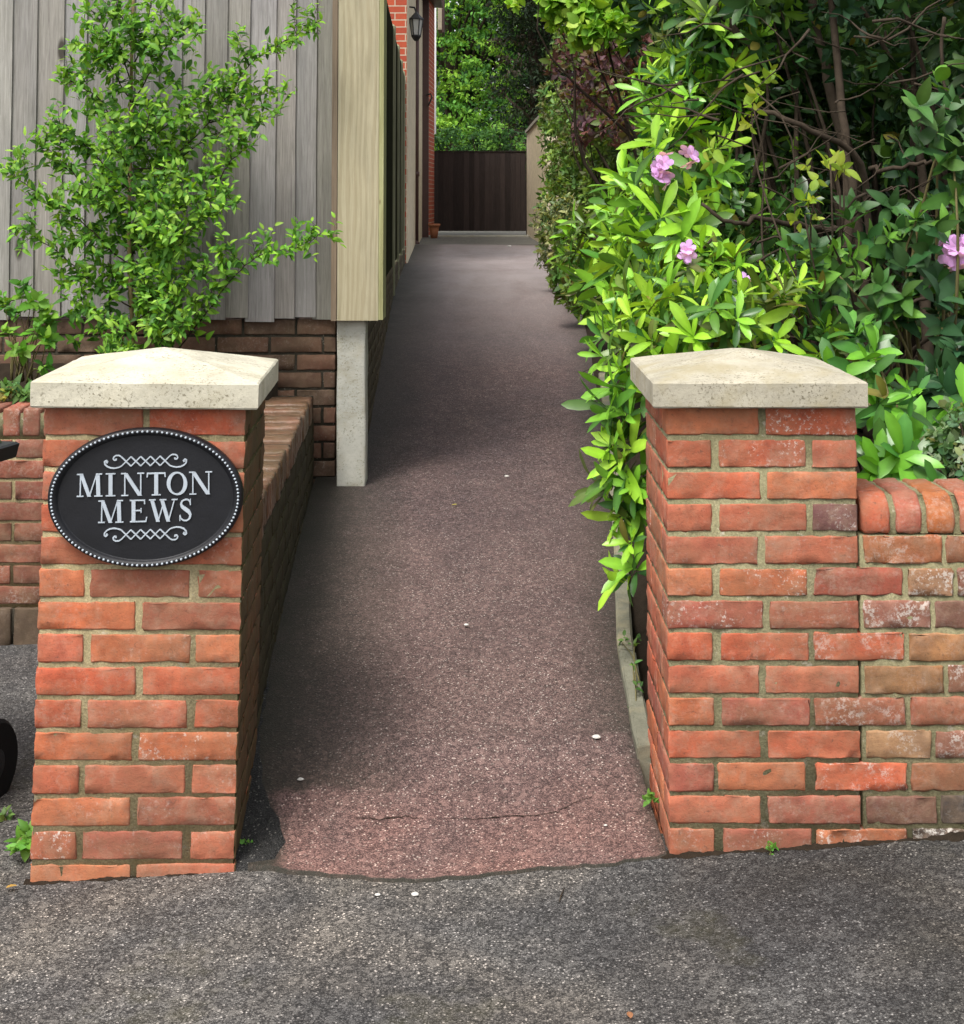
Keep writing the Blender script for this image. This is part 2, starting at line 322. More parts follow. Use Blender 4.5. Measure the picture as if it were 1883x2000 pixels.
mb = MB()      # ground: one sheet that follows street, yard, ramp and gardens to the horizon
gx = [-400, -60, -20, -8, -4, -2, -1.3, -.9, -.87, -.84, -.62, -.3, 0, .3, .46, .8, 1.2, 2, 4, 8, 20, 60, 400]
gy = [-400, -60, -10, 0, 2, 3, 3.40, 3.55, 3.8, 3.97, 4.5, 5.3, 5.45, 5.6, 6.2, 6.5, 8, 10, 11.4, 13.5, 16, 21.5, 27, 40, 80, 500]
def ground_z(x, Y):
    if Y < 3.5: return street_z(x) - .03
    if x < -.86 and Y < 5.5: return street_z(x) - .03
    if x < -.86: return (.72 if Y < 6.3 else .98) if Y < 12 else .82
    if x > .46 and Y > 20 and x < 1.3: return ramp_z(Y) - .04
    if x > .46: return max(.55 if Y > 3.9 and x > .6 else .0, ramp_z(Y) + .02) if Y > 3.6 else street_z(x) - .03
    return ramp_z(Y) - .04 if Y > 3.97 else min(ramp_z(Y), street_z(x)) - .03
grid(mb, lambda u, v: (u, v, ground_z(u, v)), gx, gy)
tag(mb.build('ground', M['soil'], None, True), kind='structure')
mb = MB()      # asphalt pavement up to the pillars, and the yard left of them
grid(mb, lambda u, v: (u, v, street_z(u)), list(np.linspace(-30, -1, 30)) + list(np.linspace(-.9, 1.4, 40)) + list(np.linspace(1.5, 30, 20)), list(np.linspace(-12, 2.4, 8)) + list(np.linspace(2.5, 3.62, 20)))
grid(mb, lambda u, v: (u, v, street_z(u)), list(np.linspace(-30, -1, 30)) + [-.9, -.75], list(np.linspace(3.62, 5.5, 8)))
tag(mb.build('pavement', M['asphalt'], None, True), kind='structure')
mb = MB()      # asphalt patch by the left pillar, its black partly the pillar's shadow painted in
PBX = lambda v: float(np.interp(v, [3.44, 3.52, 3.62, 3.70, 3.80, 3.98, 4.3], [-.50, -.478, -.462, -.495, -.545, -.585, -.60])) + .004 * math.sin(v * 70)
grid(mb, lambda u, v: (-.62 + (PBX(v) + .62) * u, v, max(path_z(-.55, v) + .009, street_z(-.55) + .012) - (.010 if u > .99 else 0) - (.03 if v < 3.514 else .006 if v < 3.52 else 0) ), [0, .25, .5, .75, .96, 1], [3.513] + list(np.linspace(3.516, 4.28, 18)))
k, c, d, g = m_asphalt('shaded_patch_asphalt', (.018, .018, .017), (.04, .038, .036), (.2, .19, .17), (.6, .6, .6), 240); k.base(c); k.bump(d, .9, .004); M['patch'] = k.m
tag(mb.build('asphalt_patch', M['patch'], None, True), kind='structure')
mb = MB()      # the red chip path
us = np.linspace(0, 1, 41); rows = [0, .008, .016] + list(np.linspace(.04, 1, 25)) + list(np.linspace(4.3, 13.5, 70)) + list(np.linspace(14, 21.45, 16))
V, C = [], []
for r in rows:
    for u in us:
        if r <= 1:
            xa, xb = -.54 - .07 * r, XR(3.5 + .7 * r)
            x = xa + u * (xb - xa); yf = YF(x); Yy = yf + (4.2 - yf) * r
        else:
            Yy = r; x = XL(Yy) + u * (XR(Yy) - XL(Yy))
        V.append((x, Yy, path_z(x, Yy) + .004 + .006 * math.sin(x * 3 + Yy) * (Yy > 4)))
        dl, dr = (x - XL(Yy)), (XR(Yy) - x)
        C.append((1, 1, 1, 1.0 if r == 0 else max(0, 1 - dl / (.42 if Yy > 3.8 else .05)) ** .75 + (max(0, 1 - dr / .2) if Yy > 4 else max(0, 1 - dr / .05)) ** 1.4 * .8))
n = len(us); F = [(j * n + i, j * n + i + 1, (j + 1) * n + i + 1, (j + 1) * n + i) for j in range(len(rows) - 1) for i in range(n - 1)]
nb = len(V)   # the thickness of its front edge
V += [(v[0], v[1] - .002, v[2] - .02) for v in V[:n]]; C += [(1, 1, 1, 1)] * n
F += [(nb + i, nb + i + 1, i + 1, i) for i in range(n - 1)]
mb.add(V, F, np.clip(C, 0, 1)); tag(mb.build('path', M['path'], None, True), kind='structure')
k, c, d, g = m_asphalt('pale_yard', (.12, .115, .10), (.24, .23, .20), (.4, .38, .34), (.6, .6, .6), 120); k.base(c); M['yard'] = k.m
mb = MB(); grid(mb, lambda u, v: (u, v, .858), np.linspace(-1.1, .9, 5), [21.45, 23, 24.6, 30, 60]); tag(mb.build('yard', M['yard'], None), kind='structure')
mb = MB(); mb.box((-1.0, 25.6, .855), (.82, 26.1, .885)); st_ = mb.build('stone_threshold', M['concrete'], None); tag(st_, 'pale stone threshold strip lying across the path in front of the dark gate', 'threshold')

mb = MB(); rng = np.random.default_rng(14)
for poly in (((868, 1597), (930, 1600), (990, 1593), (1050, 1592), (1090, 1584), (1125, 1566), (1165, 1552)), ((690, 1597), (740, 1600), (790, 1594), (830, 1598))):
    pp = []
    for (xa, ya), (xb, yb) in zip(poly[:-1], poly[1:]):
        for f in np.linspace(0, 1, 9)[:-1]:
            lo, hi = 3.4, 4.4
            for _ in range(40):
                m = (lo + hi) / 2; q = P(xa + (xb - xa) * f, ya + (yb - ya) * f + rng.normal(0, 1.5), m)
                if q[2] > path_z(q[0], m) + .006: lo = m
                else: hi = m
            pp.append(np.array((q[0], lo, path_z(q[0], lo) + .0062)))
    wd = np.abs(rng.normal(.0011, .0007, len(pp))) * np.sin(np.linspace(.15, 3.0, len(pp))) + .0006
    A = np.array(pp) + np.stack([wd * 0, wd, wd * 0], 1); B_ = np.array(pp) - np.stack([wd * 0, wd, wd * 0], 1); n_ = len(pp)
    mb.add(np.concatenate([A, B_]), [(i, n_ + i, n_ + i + 1, i + 1) for i in range(n_ - 1)])
tag(mb.build('path_crack', M['soil'], None), kind='structure')

# ------------------------------------------------------------------ bricks
_bt = {}
def brick_topo(nx, ny, nz):
    key = (nx, ny, nz)
    if key in _bt: return _bt[key]
    idx = {}; pts = []
    def gid(i, j, k_):
        if (i, j, k_) not in idx: idx[(i, j, k_)] = len(pts); pts.append((i, j, k_))
        return idx[(i, j, k_)]
    Fq = []
    for i in range(nx):
        for j in range(ny): Fq += [(gid(i, j, 0), gid(i, j + 1, 0), gid(i + 1, j + 1, 0), gid(i + 1, j, 0)), (gid(i, j, nz), gid(i + 1, j, nz), gid(i + 1, j + 1, nz), gid(i, j + 1, nz))]
    for i in range(nx):
        for k_ in range(nz): Fq += [(gid(i, 0, k_), gid(i + 1, 0, k_), gid(i + 1, 0, k_ + 1), gid(i, 0, k_ + 1)), (gid(i, ny, k_), gid(i, ny, k_ + 1), gid(i + 1, ny, k_ + 1), gid(i + 1, ny, k_))]
    for j in range(ny):
        for k_ in range(nz): Fq += [(gid(0, j, k_), gid(0, j, k_ + 1), gid(0, j + 1, k_ + 1), gid(0, j + 1, k_)), (gid(nx, j, k_), gid(nx, j + 1, k_), gid(nx, j + 1, k_ + 1), gid(nx, j, k_ + 1))]
    _bt[key] = (np.array(pts), Fq); return _bt[key]
def ax(L, r, n): return np.concatenate([[0], np.linspace(r, L - r, n - 1), [L]])
def brick(mb, a, b, rng, col, lich=0.0, r=.0034, jit=.0011, chip=.55, mi=0, xf=None, fine=1, side_mi=None):
    a, b = np.minimum(a, b), np.maximum(a, b); L = b - a; r = min(r, L.min() * .3)
    n = [max(3, int(round(l / (.022 / fine))) + 2) for l in L] if fine else [3, 3, 3]
    n = [min(v, 13) for v in n]
    pts, Fq = brick_topo(*n)
    A = [ax(L[q], r, n[q]) for q in range(3)]
    V = np.stack([A[q][pts[:, q]] for q in range(3)], 1)
    inner = np.clip(V, r, L - r); dvec = V - inner; ln = np.linalg.norm(dvec, axis=1)[:, None]
    V = inner + np.where(ln > 1e-9, dvec / np.maximum(ln, 1e-9) * r, 0)
    V += rng.normal(0, jit, V.shape)
    sh = rng.normal(0, .0006, 3); V = V + sh
    for _ in range(rng.poisson(chip * 2)):                      # knocked edges and corners
        e = rng.integers(0, 2, 3) * L; q = rng.integers(0, 3); e[q] = rng.uniform(0, L[q])
        dd = np.linalg.norm(V - e, axis=1); ww = np.clip(1 - dd / rng.uniform(.016, .032), 0, 1)[:, None]
        V += (L / 2 - e) / np.linalg.norm(L / 2 - e) * ww * rng.uniform(.002, .0055)
    V = V + a
    if xf is not None: V = xf(V)
    if side_mi is None: mb.add(V, Fq, (*col, lich), mi)
    else:
        lim = n[0] - 1; sf = [f for f in Fq if all(pts[i][0] >= lim for i in f)]; ss = set(sf)
        mb.add(V, [f for f in Fq if f not in ss], (*col, lich), mi)
        mb.n -= len(V); mb.add(V, sf, (*col, lich), side_mi); mb.V.pop(); mb.C.pop()
PAL_RED = [lin(194, 102, 72), lin(198, 108, 71), lin(184, 100, 73), lin(174, 96, 75), lin(200, 117, 80), lin(188, 106, 80), lin(168, 90, 75), lin(196, 98, 69)]
PAL_OLD = [lin(142, 88, 74), lin(120, 80, 72), lin(164, 104, 76), lin(158, 116, 84), lin(140, 100, 78), lin(176, 100, 76), lin(148, 98, 84), lin(126, 92, 80), lin(170, 132, 96), lin(184, 112, 74), lin(176, 126, 84), lin(180, 104, 72)]
def pick(rng, pal, v=.12):
    c = np.array(pal[rng.integers(len(pal))]) * rng.uniform(1 - v, 1 + v); return tuple(c * .93)
HD, SD, JT = .1025, .215, .010

def pillar(label, x0, width, depth, z0, rows, pitch, yfront, lean, colours, capspec, mat_brick, mat_mortar, mat_cap, side_mats, seed, yaw=0.0, skip_right_below=None):
    rng = np.random.default_rng(seed)
    t = thing('gate_pillar', label, 'pillar', (x0 + width / 2, yfront + depth / 2, z0))
    mb = MB(); W, D = width, depth; h = pitch - .0115
    top = z0 + rows * pitch
    X = lambda v, z: v
    for i in range(rows):
        z1 = top - i * pitch - .001; zb = z1 - h
        def put(xa, xb, ya, yb, lich=None, front=False, c=None):
            li = lich if lich is not None else (rng.uniform(.3, .8) if rng.random() < .15 else rng.uniform(0, .2))
            cc = c or pick(rng, colours)
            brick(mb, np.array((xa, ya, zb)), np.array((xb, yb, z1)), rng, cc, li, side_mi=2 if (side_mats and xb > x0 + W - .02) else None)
        y0 = yfront; j = JT
        sw = (W - .014) / 2
        hd = .104; mid = W - 2 * hd - 2 * .016
        if i % 2 == 0:     # two stretchers in front, side shows header + stretcher + header
            cut = x0 + sw + rng.normal(0, .003)
            put(x0, cut, y0, y0 + HD, front=True); put(cut + .016, x0 + W, y0, y0 + HD, front=True)
            put(x0, cut, y0 + D - HD, y0 + D); put(cut + .014, x0 + W, y0 + D - HD, y0 + D)
            put(x0, x0 + HD, y0 + HD + j, y0 + D - HD - j); put(x0 + W - HD, x0 + W, y0 + HD + j, y0 + D - HD - j)
        else:              # header, stretcher, header in front; the side shows two stretchers
            sy = (D - j) / 2; ra = rng.normal(0, .003)
            put(x0, x0 + hd, y0, y0 + sy, front=True); put(x0 + hd + .016 + ra, x0 + W - hd - .016 + ra, y0, y0 + HD, front=True)
            if not (skip_right_below and i >= skip_right_below): put(x0 + W - hd, x0 + W, y0, y0 + sy, front=True, c=lin(112, 74, 76) if skip_right_below and i == 3 else None, lich=.8 if skip_right_below and i == 3 else None)
            put(x0, x0 + HD, y0 + sy + j, y0 + D); put(x0 + W - HD, x0 + W, y0 + sy + j, y0 + D)
            put(x0 + hd + .012, x0 + W - hd - .012, y0 + D - HD, y0 + D)
    e = .0032
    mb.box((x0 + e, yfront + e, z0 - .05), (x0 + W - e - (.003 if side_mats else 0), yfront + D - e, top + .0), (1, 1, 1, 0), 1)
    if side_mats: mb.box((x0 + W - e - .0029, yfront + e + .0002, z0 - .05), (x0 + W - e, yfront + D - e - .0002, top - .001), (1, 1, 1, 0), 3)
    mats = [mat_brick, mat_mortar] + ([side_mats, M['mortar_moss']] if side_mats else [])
    mb.build('brickwork', mats, t, True)
    # cast capstone: chamfered slab with a low pyramid top
    (cx0, cx1, cy0, cy1, zt, ap) = capspec
    mc = MB(); N = 14
    def ring(ins, z, jit=.0):
        pts = []
        for (ax_, ay_), (bx_, by_) in (((cx0, cy0), (cx1, cy0)), ((cx1, cy0), (cx1, cy1)), ((cx1, cy1), (cx0, cy1)), ((cx0, cy1), (cx0, cy0))):
            for q in range(N):
                f = q / N; x = ax_ + (bx_ - ax_) * f; y_ = ay_ + (by_ - ay_) * f
                x = min(max(x, cx0 + ins), cx1 - ins); y_ = min(max(y_, cy0 + ins), cy1 - ins)
                pts.append((x + rng.normal(0, jit), y_ + rng.normal(0, jit), z + rng.normal(0, jit)))
        return pts
    R = [ring(.05, top + .004), ring(.003, top + .004, .0003), ring(.0, top + .008, .0004), ring(-.0, zt - .03, .0004), ring(.0, zt - .004, .0004), ring(.004, zt, .0003)]
    for f in (.2, .4, .6, .8, .93):
        ins = min(cx1 - cx0, cy1 - cy0) / 2 * f; R.append(ring(ins, zt + (ap - zt) * f, .0002))
    V = [p for r_ in R for p in r_] + [((cx0 + cx1) / 2, (cy0 + cy1) / 2, ap)]
    m_ = 4 * N; F = [(a * m_ + q, a * m_ + (q + 1) % m_, (a + 1) * m_ + (q + 1) % m_, (a + 1) * m_ + q) for a in range(len(R) - 1) for q in range(m_)]
    F += [((len(R) - 1) * m_ + q, (len(R) - 1) * m_ + (q + 1) % m_, len(V) - 1) for q in range(m_)] + [tuple(range(m_))[::-1]]
    mc.add(V, F); cp = mc.build('capstone', mat_cap, t, False)
    t.rotation_euler = (0, lean, yaw)
    return t
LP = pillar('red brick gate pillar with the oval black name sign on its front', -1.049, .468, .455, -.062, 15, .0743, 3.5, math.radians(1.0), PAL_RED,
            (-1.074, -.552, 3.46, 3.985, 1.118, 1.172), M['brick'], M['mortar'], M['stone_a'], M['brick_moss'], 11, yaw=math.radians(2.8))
RP = pillar('red brick gate pillar without a sign, joined to the low wall', .431, .443, .445, -.055, 15, .0739, 3.5, 0, PAL_RED,
            (.395, .892, 3.46, 3.985, 1.118, 1.170), M['brick'], M['mortar_green'], M['stone_b'], None, 23, skip_right_below=5)

# low wall right of the right pillar, same bond, with a bull-nosed brick on edge coping
rng = np.random.default_rng(5)
t = thing('brick_wall', 'low weathered brick wall with rounded coping joined to the right pillar', 'wall', (1.6, 3.6, .03))
mb = MB(); top = -.055 + 15 * .0739; h = .0739 - .0115
xe = 2.6
specials = {(12, 1): lin(56, 56, 62), (13, 1): lin(54, 54, 60), (5, 0): lin(165, 80, 66)}
for i in range(4, 15):
    z1 = top - i * .0739 - .001; zb = z1 - h
    x = .874 + .012 if i % 2 == 0 else .431 + .443 - .104
    n_ = 0
    while x < xe:
        Lb = rng.choice([.215, .215, .1025, .16]) if n_ else (.215 if i % 2 else rng.choice([.15, .16, .18]))
        Lb *= rng.uniform(.96, 1.03)
        cc = specials.get((i, n_), pick(rng, PAL_OLD if (n_ or i % 2 == 0) else PAL_RED, .18))
        brick(mb, np.array((x, 3.4995, zb)), np.array((x + Lb, 3.60, z1)), rng, cc, rng.uniform(.3, .75) if rng.random() < .55 else .1, chip=.7, jit=.0014)
        x += Lb + .012; n_ += 1
mb.box((.88, 3.5035, -.03), (xe, 3.72, top - 4 * .0739), (1, 1, 1, 0), 1)
zc0 = top - 4 * .0739 + .004
mb.build('brickwork', [M['brick_old'], M['mortar_green']], t, True)
mb = MB(); x = .885
for q in range(24):
    wd = rng.uniform(.060, .068); cc = pick(rng, PAL_RED if q < 3 else PAL_OLD, .2)
    if q == 2: cc = lin(178, 100, 52)
    def nose(V):
        V = V.copy(); hz = (V[:, 2] - zc0) / .088; yy = V[:, 1] - 3.503
        over = np.clip(hz - .45, 0, 1) / .55
        V[:, 1] += np.where(yy < .06, .055 * over ** 2.2 * (1 - yy / .06), 0)
        return V
    brick(mb, np.array((x, 3.503, zc0)), np.array((x + wd, 3.72, zc0 + .088)), rng, cc, .15, r=.008, chip=.7, xf=nose, fine=1)
    brick(mb, np.array((x + wd - .004, 3.511, zc0 - .002)), np.array((x + wd + .017, 3.715, zc0 + .082)), rng, (1, 1, 1), 0, r=.001, jit=.0006, chip=0, xf=nose, mi=1)
    x += wd + .013
mb.build('coping', [M['brick_old'], M['mortar_green']], t, True)

def course_wall(mb, p0, u, length, thick, z0, z1, rng, pal, mi=0, mmi=1, lich=.2, pitch=.0745, off=0.0, header=False, ends=True):
    """bricks on the front of a straight wall: u runs along it, its front is on the right hand of u"""
    u = np.array((u[0], u[1], 0.)) / math.hypot(*u[:2]); nrm = np.array((-u[1], u[0], 0.)); p0 = np.array((p0[0], p0[1], 0.))
    xf = lambda V: p0 + np.outer(V[:, 0], u) + np.outer(V[:, 1], nrm) + np.outer(V[:, 2], (0, 0, 1.))
    i = 0; z = z1
    while z > z0 + .01:
        x = -(.1125 if i % 2 else 0) - off
        while x < length:
            Lb = .215 if not header else .1025
            xa, xb = max(x, 0), min(x + Lb, length)
            if xb - xa > .02: brick(mb, np.array((xa, 0, max(z - pitch + .0115, z0))), np.array((xb, .1, z)), rng, pick(rng, pal, .18), lich * rng.random(), xf=xf, mi=mi, fine=.8)
            x += Lb + .011
        z -= pitch; i += 1
    V = np.array([(.004, .0045, z0 - .03), (length - .004, .0045, z0 - .03), (length - .004, thick, z0 - .03), (.004, thick, z0 - .03)])
    V = np.concatenate([V, V + (0, 0, z1 - z0 + .03)]);
    mb.add(xf(V), [(0, 3, 2, 1), (4, 5, 6, 7), (0, 1, 5, 4), (1, 2, 6, 5), (2, 3, 7, 6), (3, 0, 4, 7)], (1, 1, 1, 0), mmi)
    return xf
PAL_DULL = [lin(150, 80, 66), lin(140, 76, 66), lin(160, 90, 74), lin(128, 72, 62), lin(168, 86, 70)]
PAL_DAMP = [lin(112, 68, 56), lin(100, 62, 54), lin(124, 78, 64), lin(92, 60, 52), lin(132, 82, 66)]
# wall along the left side of the path, behind the left pillar
t = thing('brick_wall', 'mossy brick wall along the left of the path with a wet brick on edge top', 'wall', (-.75, 5, .3))
mb = MB(); rng = np.random.default_rng(8)
d0, d1 = np.array((-.592, 3.965)), np.array((-.706, 6.30)); dv = d1 - d0; Lw = float(np.linalg.norm(dv))
xf = course_wall(mb, d0, dv, Lw, .215, .05, .612, rng, PAL_DAMP)
mb.build('brickwork', [M['brick_black'], M['mortar_moss']], t, True)
mb = MB(); x = 0.0
while x < Lw - .06:
    brick(mb, np.array((x, rng.uniform(-.006, .004), .622)), np.array((x + .062, .226, .722 + rng.normal(0, .004))), rng, pick(rng, [lin(128, 84, 70), lin(112, 74, 62), lin(142, 96, 80)], .15), .3, xf=xf, r=.009, chip=.8)
    x += .0735
kk = m_brick('wet_brick', .75, .6); kk.node_tree.nodes['Principled BSDF'].inputs['Roughness'].default_value = .38
mb.build('coping', [kk], t, True)
mb = MB(); V = np.array([(0, .004, .613), (Lw, .004, .613), (Lw, .22, .613), (0, .22, .613)]); V = np.concatenate([V, V + (0, 0, .098)])
mb.add(xf(V), [(0, 3, 2, 1), (4, 5, 6, 7), (0, 1, 5, 4), (1, 2, 6, 5), (2, 3, 7, 6), (3, 0, 4, 7)]); mb.build('mortar_bed', M['mortar_dark'], t)
# low wall of the yard, left of the left pillar
t = thing('brick_wall', 'low red brick wall of the yard with upright coping bricks behind the left pillar', 'wall', (-2.2, 5.4, .0))
mb = MB(); rng = np.random.default_rng(9)
course_wall(mb, (-5, 5.4), (1, 0), 4.13, .215, .09, .672, rng, PAL_DULL, lich=.28, off=.07)
mb.build('brickwork', [M['brick_old'], M['mortar']], t, True)
mb = MB(); x = -.905
while x > -4.9:
    brick(mb, np.array((x, 5.402, .683)), np.array((x + .062, 5.615, .783)), rng, pick(rng, PAL_DULL, .15), .2, r=.008, chip=.7); x -= .075
mb.box((-5, 5.409, .673), (-.875, 5.61, .765), (1, 1, 1, 0), 1); mb.build('coping', [M['brick_old'], M['mortar_green']], t, True)
mb = MB(); x = -5
while x < -.9:
    brick(mb, np.array((x, 5.385, -.06)), np.array((min(x + .21, -.875), 5.5, .078)), rng, pick(rng, [lin(70, 52, 48), lin(84, 58, 52)], .15), .1, fine=.7); x += .222
mb.box((-5, 5.392, -.06), (-.876, 5.49, .075), (1, 1, 1, 0), 1); mb.build('plinth', [M['brick_damp'], M['mortar_dark']], t, True)
# retaining wall under the fence, facing the street, and its return along the path
t = thing('retaining_wall', 'damp brick retaining wall under the grey board fence', 'wall', (-2, 6.4, .7))
mb = MB(); rng = np.random.default_rng(10)
course_wall(mb, (-5.5, 6.34), (1, 0), 5.5 - .622, .25, .30, 1.026, rng, PAL_DAMP, lich=.35, off=.03)
mb.build('brickwork', [M['brick_damp'], M['mortar_dark']], t, True)
t = thing('retaining_wall', 'dark mossy brick footing under the long side fence beside the path', 'wall', (-.62, 8, .6))
mb = MB()
course_wall(mb, (-.515, 6.42), (-.165, 5.0), 5.0, .2, .34, 1.02, rng, PAL_DAMP, lich=.2)
course_wall(mb, (-.682, 11.45), (-.12, 4.1), 4.1, .2, .70, .99, rng, PAL_DAMP, lich=.2)
mb.build('brickwork', [M['brick_moss'], M['mortar_dark']], t, True)

# planting bed soil between the yard wall and the retaining wall
mb = MB(); grid(mb, lambda u, v: (u, v, .70 + .012 * math.sin(u * 9) * math.sin(v * 13)), np.linspace(-5, -.84, 40), np.linspace(5.61, 6.36, 9))
tag(mb.build('soil', M['soil'], None, True), kind='structure')
# timber fence on top of the retaining wall
t = thing('timber_fence', 'tall grey weathered board fence above the brick retaining wall', 'fence', (-2.5, 6.33, 1.03))
mb = MB(); rng = np.random.default_rng(12)
edges = [651, 617, 576, 537, 486, 441, 396, 352, 307, 258, 215, 165, 120, 67, 19]
xs = [float(P(e, 400, 6.31)[0]) for e in edges]
while xs[-1] > -5.4: xs.append(xs[-1] - rng.uniform(.092, .11))
for i in range(len(xs) - 1):
    xr, xl = xs[i], xs[i + 1]; b_ = rng.uniform(.78, 1.15); tint = np.array((1, rng.uniform(.95, 1.0), rng.uniform(.9, 1.02))) * b_
    zb = 1.031 + rng.normal(0, .006)
    ov = .014; ya, yb = 6.323, 6.314
    n = 16; V = []
    for q in range(n + 1):
        z = zb + (3.3 - zb) * q / n; jx = rng.normal(0, .0008)
        V += [(xl - ov + jx, ya, z), (xr + jx, yb - .002, z), (xr + jx, yb + .012, z), (xl - ov, ya + .006, z)]
    F = [(q * 4 + a, q * 4 + (a + 1) % 4, q * 4 + 4 + (a + 1) % 4, q * 4 + 4 + a) for q in range(n) for a in range(4)] + [(3, 2, 1, 0), (n * 4, n * 4 + 1, n * 4 + 2, n * 4 + 3)]
    mb.add(V, F, (*tint, 0))
mb.build('boards', M['grey_wood'], t)
mb = MB()
for z in (1.3, 2.2, 3.1): mb.box((-5.4, 6.335, z), (-.63, 6.385, z + .08))
mb.build('rail', M['brown_wood'], t)
# corner post: concrete below, timber casing above
t = thing('fence_post', 'corner fence post of concrete with a pale timber casing above', 'post', (-.54, 6.22, .35))
mb = MB(); rng = np.random.default_rng(2)
brick(mb, np.array((-.602, 6.2, .30)), np.array((-.482, 6.32, 1.06)), rng, (1, 1, 1), 0, r=.008, jit=.0012, chip=2)
mb.box((-.595, 6.207, 1.0), (-.489, 6.313, 3.2)); mb.build('concrete_post', M['post_concrete'], t, True)
mb = MB(); mb.box((-.598, 6.150, 1.037), (-.428, 6.197, 3.3)); mb.box((-.4275, 6.152, 1.04), (-.408, 6.33, 3.3), (.85, .95, .7, 0)); mb.build('timber_casing', M['new_wood'], t)
mb = MB(); mb.box((-.622, 6.145, 1.036), (-.6, 6.30, 3.3)); mb.build('batten', M['brown_wood'], t)
# side fence running up the path
t = thing('timber_fence', 'long dark green timber side fence with pale posts beside the path', 'fence', (-.65, 9, 1.0))
SF = lambda Y: float(np.interp(Y, [6.3, 11.4, 15.6], [-.505, -.672, -.815]))
bays = [6.35, 11.4, 12.9, 14.3, 15.6]
mp = MB()
for a, b in zip(bays[:-1], bays[1:]):
    n_ = int((b - a) / .12)
    for q in range(n_):
        ya, yb = a + (b - a) * q / n_, a + (b - a) * (q + 1) / n_ + .012
        zb = max(1.02, ramp_z(ya) + .04); zt = 2.85
        xa, xb = SF(ya) - .010, SF(yb) - .016
        mp.add([(xa, ya, zb), (xb, yb, zb), (xb, yb, zt), (xa, ya, zt), (xa - .012, ya, zb), (xb - .012, yb, zb), (xb - .012, yb, zt), (xa - .012, ya, zt)],
               [(0, 1, 2, 3), (5, 4, 7, 6), (3, 2, 6, 7), (0, 3, 7, 4), (1, 5, 6, 2), (0, 4, 5, 1)], (*(np.ones(3) * rng.uniform(.7, 1.2)), 0))
mp.build('panel', M['green_wood'], t)
for b in bays[1:]:
    m_ = MB(); x = SF(b); zb = ramp_z(b) + .02
    m_.box((x - .09, b - .045, zb), (x + .005, b + .045, 2.86)); m_.add([(x - .09, b - .045, 2.86), (x + .005, b - .045, 2.86), (x + .005, b + .045, 2.86), (x - .09, b + .045, 2.86), (x - .0425, b, 2.90)], [(0, 1, 4), (1, 2, 4), (2, 3, 4), (3, 0, 4)])
    m_.build('post', M['edge_wood'], t)
# concrete path edging on the right
seg = [(3.90, 4.42), (4.43, 5.05), (5.06, 5.75), (5.76, 6.5), (6.51, 7.4), (7.41, 8.4)]
rng = np.random.default_rng(4)
for i, (a, b) in enumerate(seg):
    mb = MB(); V = []
    for q in range(7):
        Yq = a + (b - a) * q / 6; x = XR(Yq) - .004; zz = ramp_z(Yq)
        V += [(x, Yq, zz - .1), (x, Yq, zz + .022), (x + .006, Yq, zz + .03), (x + .042, Yq, zz + .03), (x + .048, Yq, zz + .022), (x + .048, Yq, zz - .1)]
    V = np.array(V) + rng.normal(0, .001, (len(V), 3))
    F = [(q * 6 + e, q * 6 + e + 1, q * 6 + 7 + e, q * 6 + 6 + e) for q in range(6) for e in range(5)] + [(0, 5, 4, 3, 2, 1), (36, 37, 38, 39, 40, 41)]
    mb.add(V, F); o = mb.build('path_edging', M['edging'], None)
    lab = ['nearest length of grey concrete path edging beside the right pillar', 'second length of grey concrete edging beyond the right pillar', 'third length of concrete edging, partly under overhanging leaves',
           'fourth length of concrete edging, hidden under the rhododendron leaves', 'fifth length of concrete edging under the shrubs', 'farthest length of concrete edging under the shrubs'][i]
    tag(o, lab, 'edging', 'concrete edging along the right of the path')

# ------------------------------------------------------------------ oval name sign
SG = 0.224 / 825
sc_ = P(286, 970, 3.487); t = thing('house_sign', 'black oval cast sign reading MINTON MEWS with a beaded silver rim', 'sign', (sc_[0], 3.487, sc_[2]))
AX, AZ = 825 * SG, 588 * SG
def strip(mb, pts, wd, y0, th, closed=False):
    """a raised stroke in the sign's plane: pts in sign units, wd widths"""
    pts = np.asarray(pts, float); n = len(pts); wd = np.broadcast_to(np.asarray(wd, float), (n,))
    if closed: tn = np.roll(pts, -1, 0) - np.roll(pts, 1, 0)
    else: tn = np.gradient(pts, axis=0)
    tn /= np.linalg.norm(tn, axis=1)[:, None] + 1e-9; nn = np.stack([-tn[:, 1], tn[:, 0]], 1)
    A, B = pts + nn * wd[:, None] / 2, pts - nn * wd[:, None] / 2
    strip2(mb, A, B, y0, th, closed)
def strip2(mb, A, B, y0, th, closed=False):
    n = len(A); V = []
    for a, b in zip(A, B):
        V += [(sc_[0] + a[0] * SG, y0 - th, sc_[2] + a[1] * SG), (sc_[0] + b[0] * SG, y0 - th, sc_[2] + b[1] * SG), (sc_[0] + b[0] * SG, y0, sc_[2] + b[1] * SG), (sc_[0] + a[0] * SG, y0, sc_[2] + a[1] * SG)]
    F = []
    for q in range(n if closed else n - 1):
        r_ = (q + 1) % n
        for e in range(4): F.append((q * 4 + e, q * 4 + (e + 1) % 4, r_ * 4 + (e + 1) % 4, r_ * 4 + e))
    if not closed: F += [(0, 1, 2, 3), tuple((n - 1) * 4 + e for e in (3, 2, 1, 0))]
    mb.add(V, F)
mb = MB(); N = 96       # plate with a raised rounded rim
prof = [(1.0, .004), (1.0, -.010), (.985, -.018), (.96, -.0205), (.925, -.019), (.905, -.012), (.897, -.0095), (.892, -.009), (.885, -.009), (.5, -.009)]
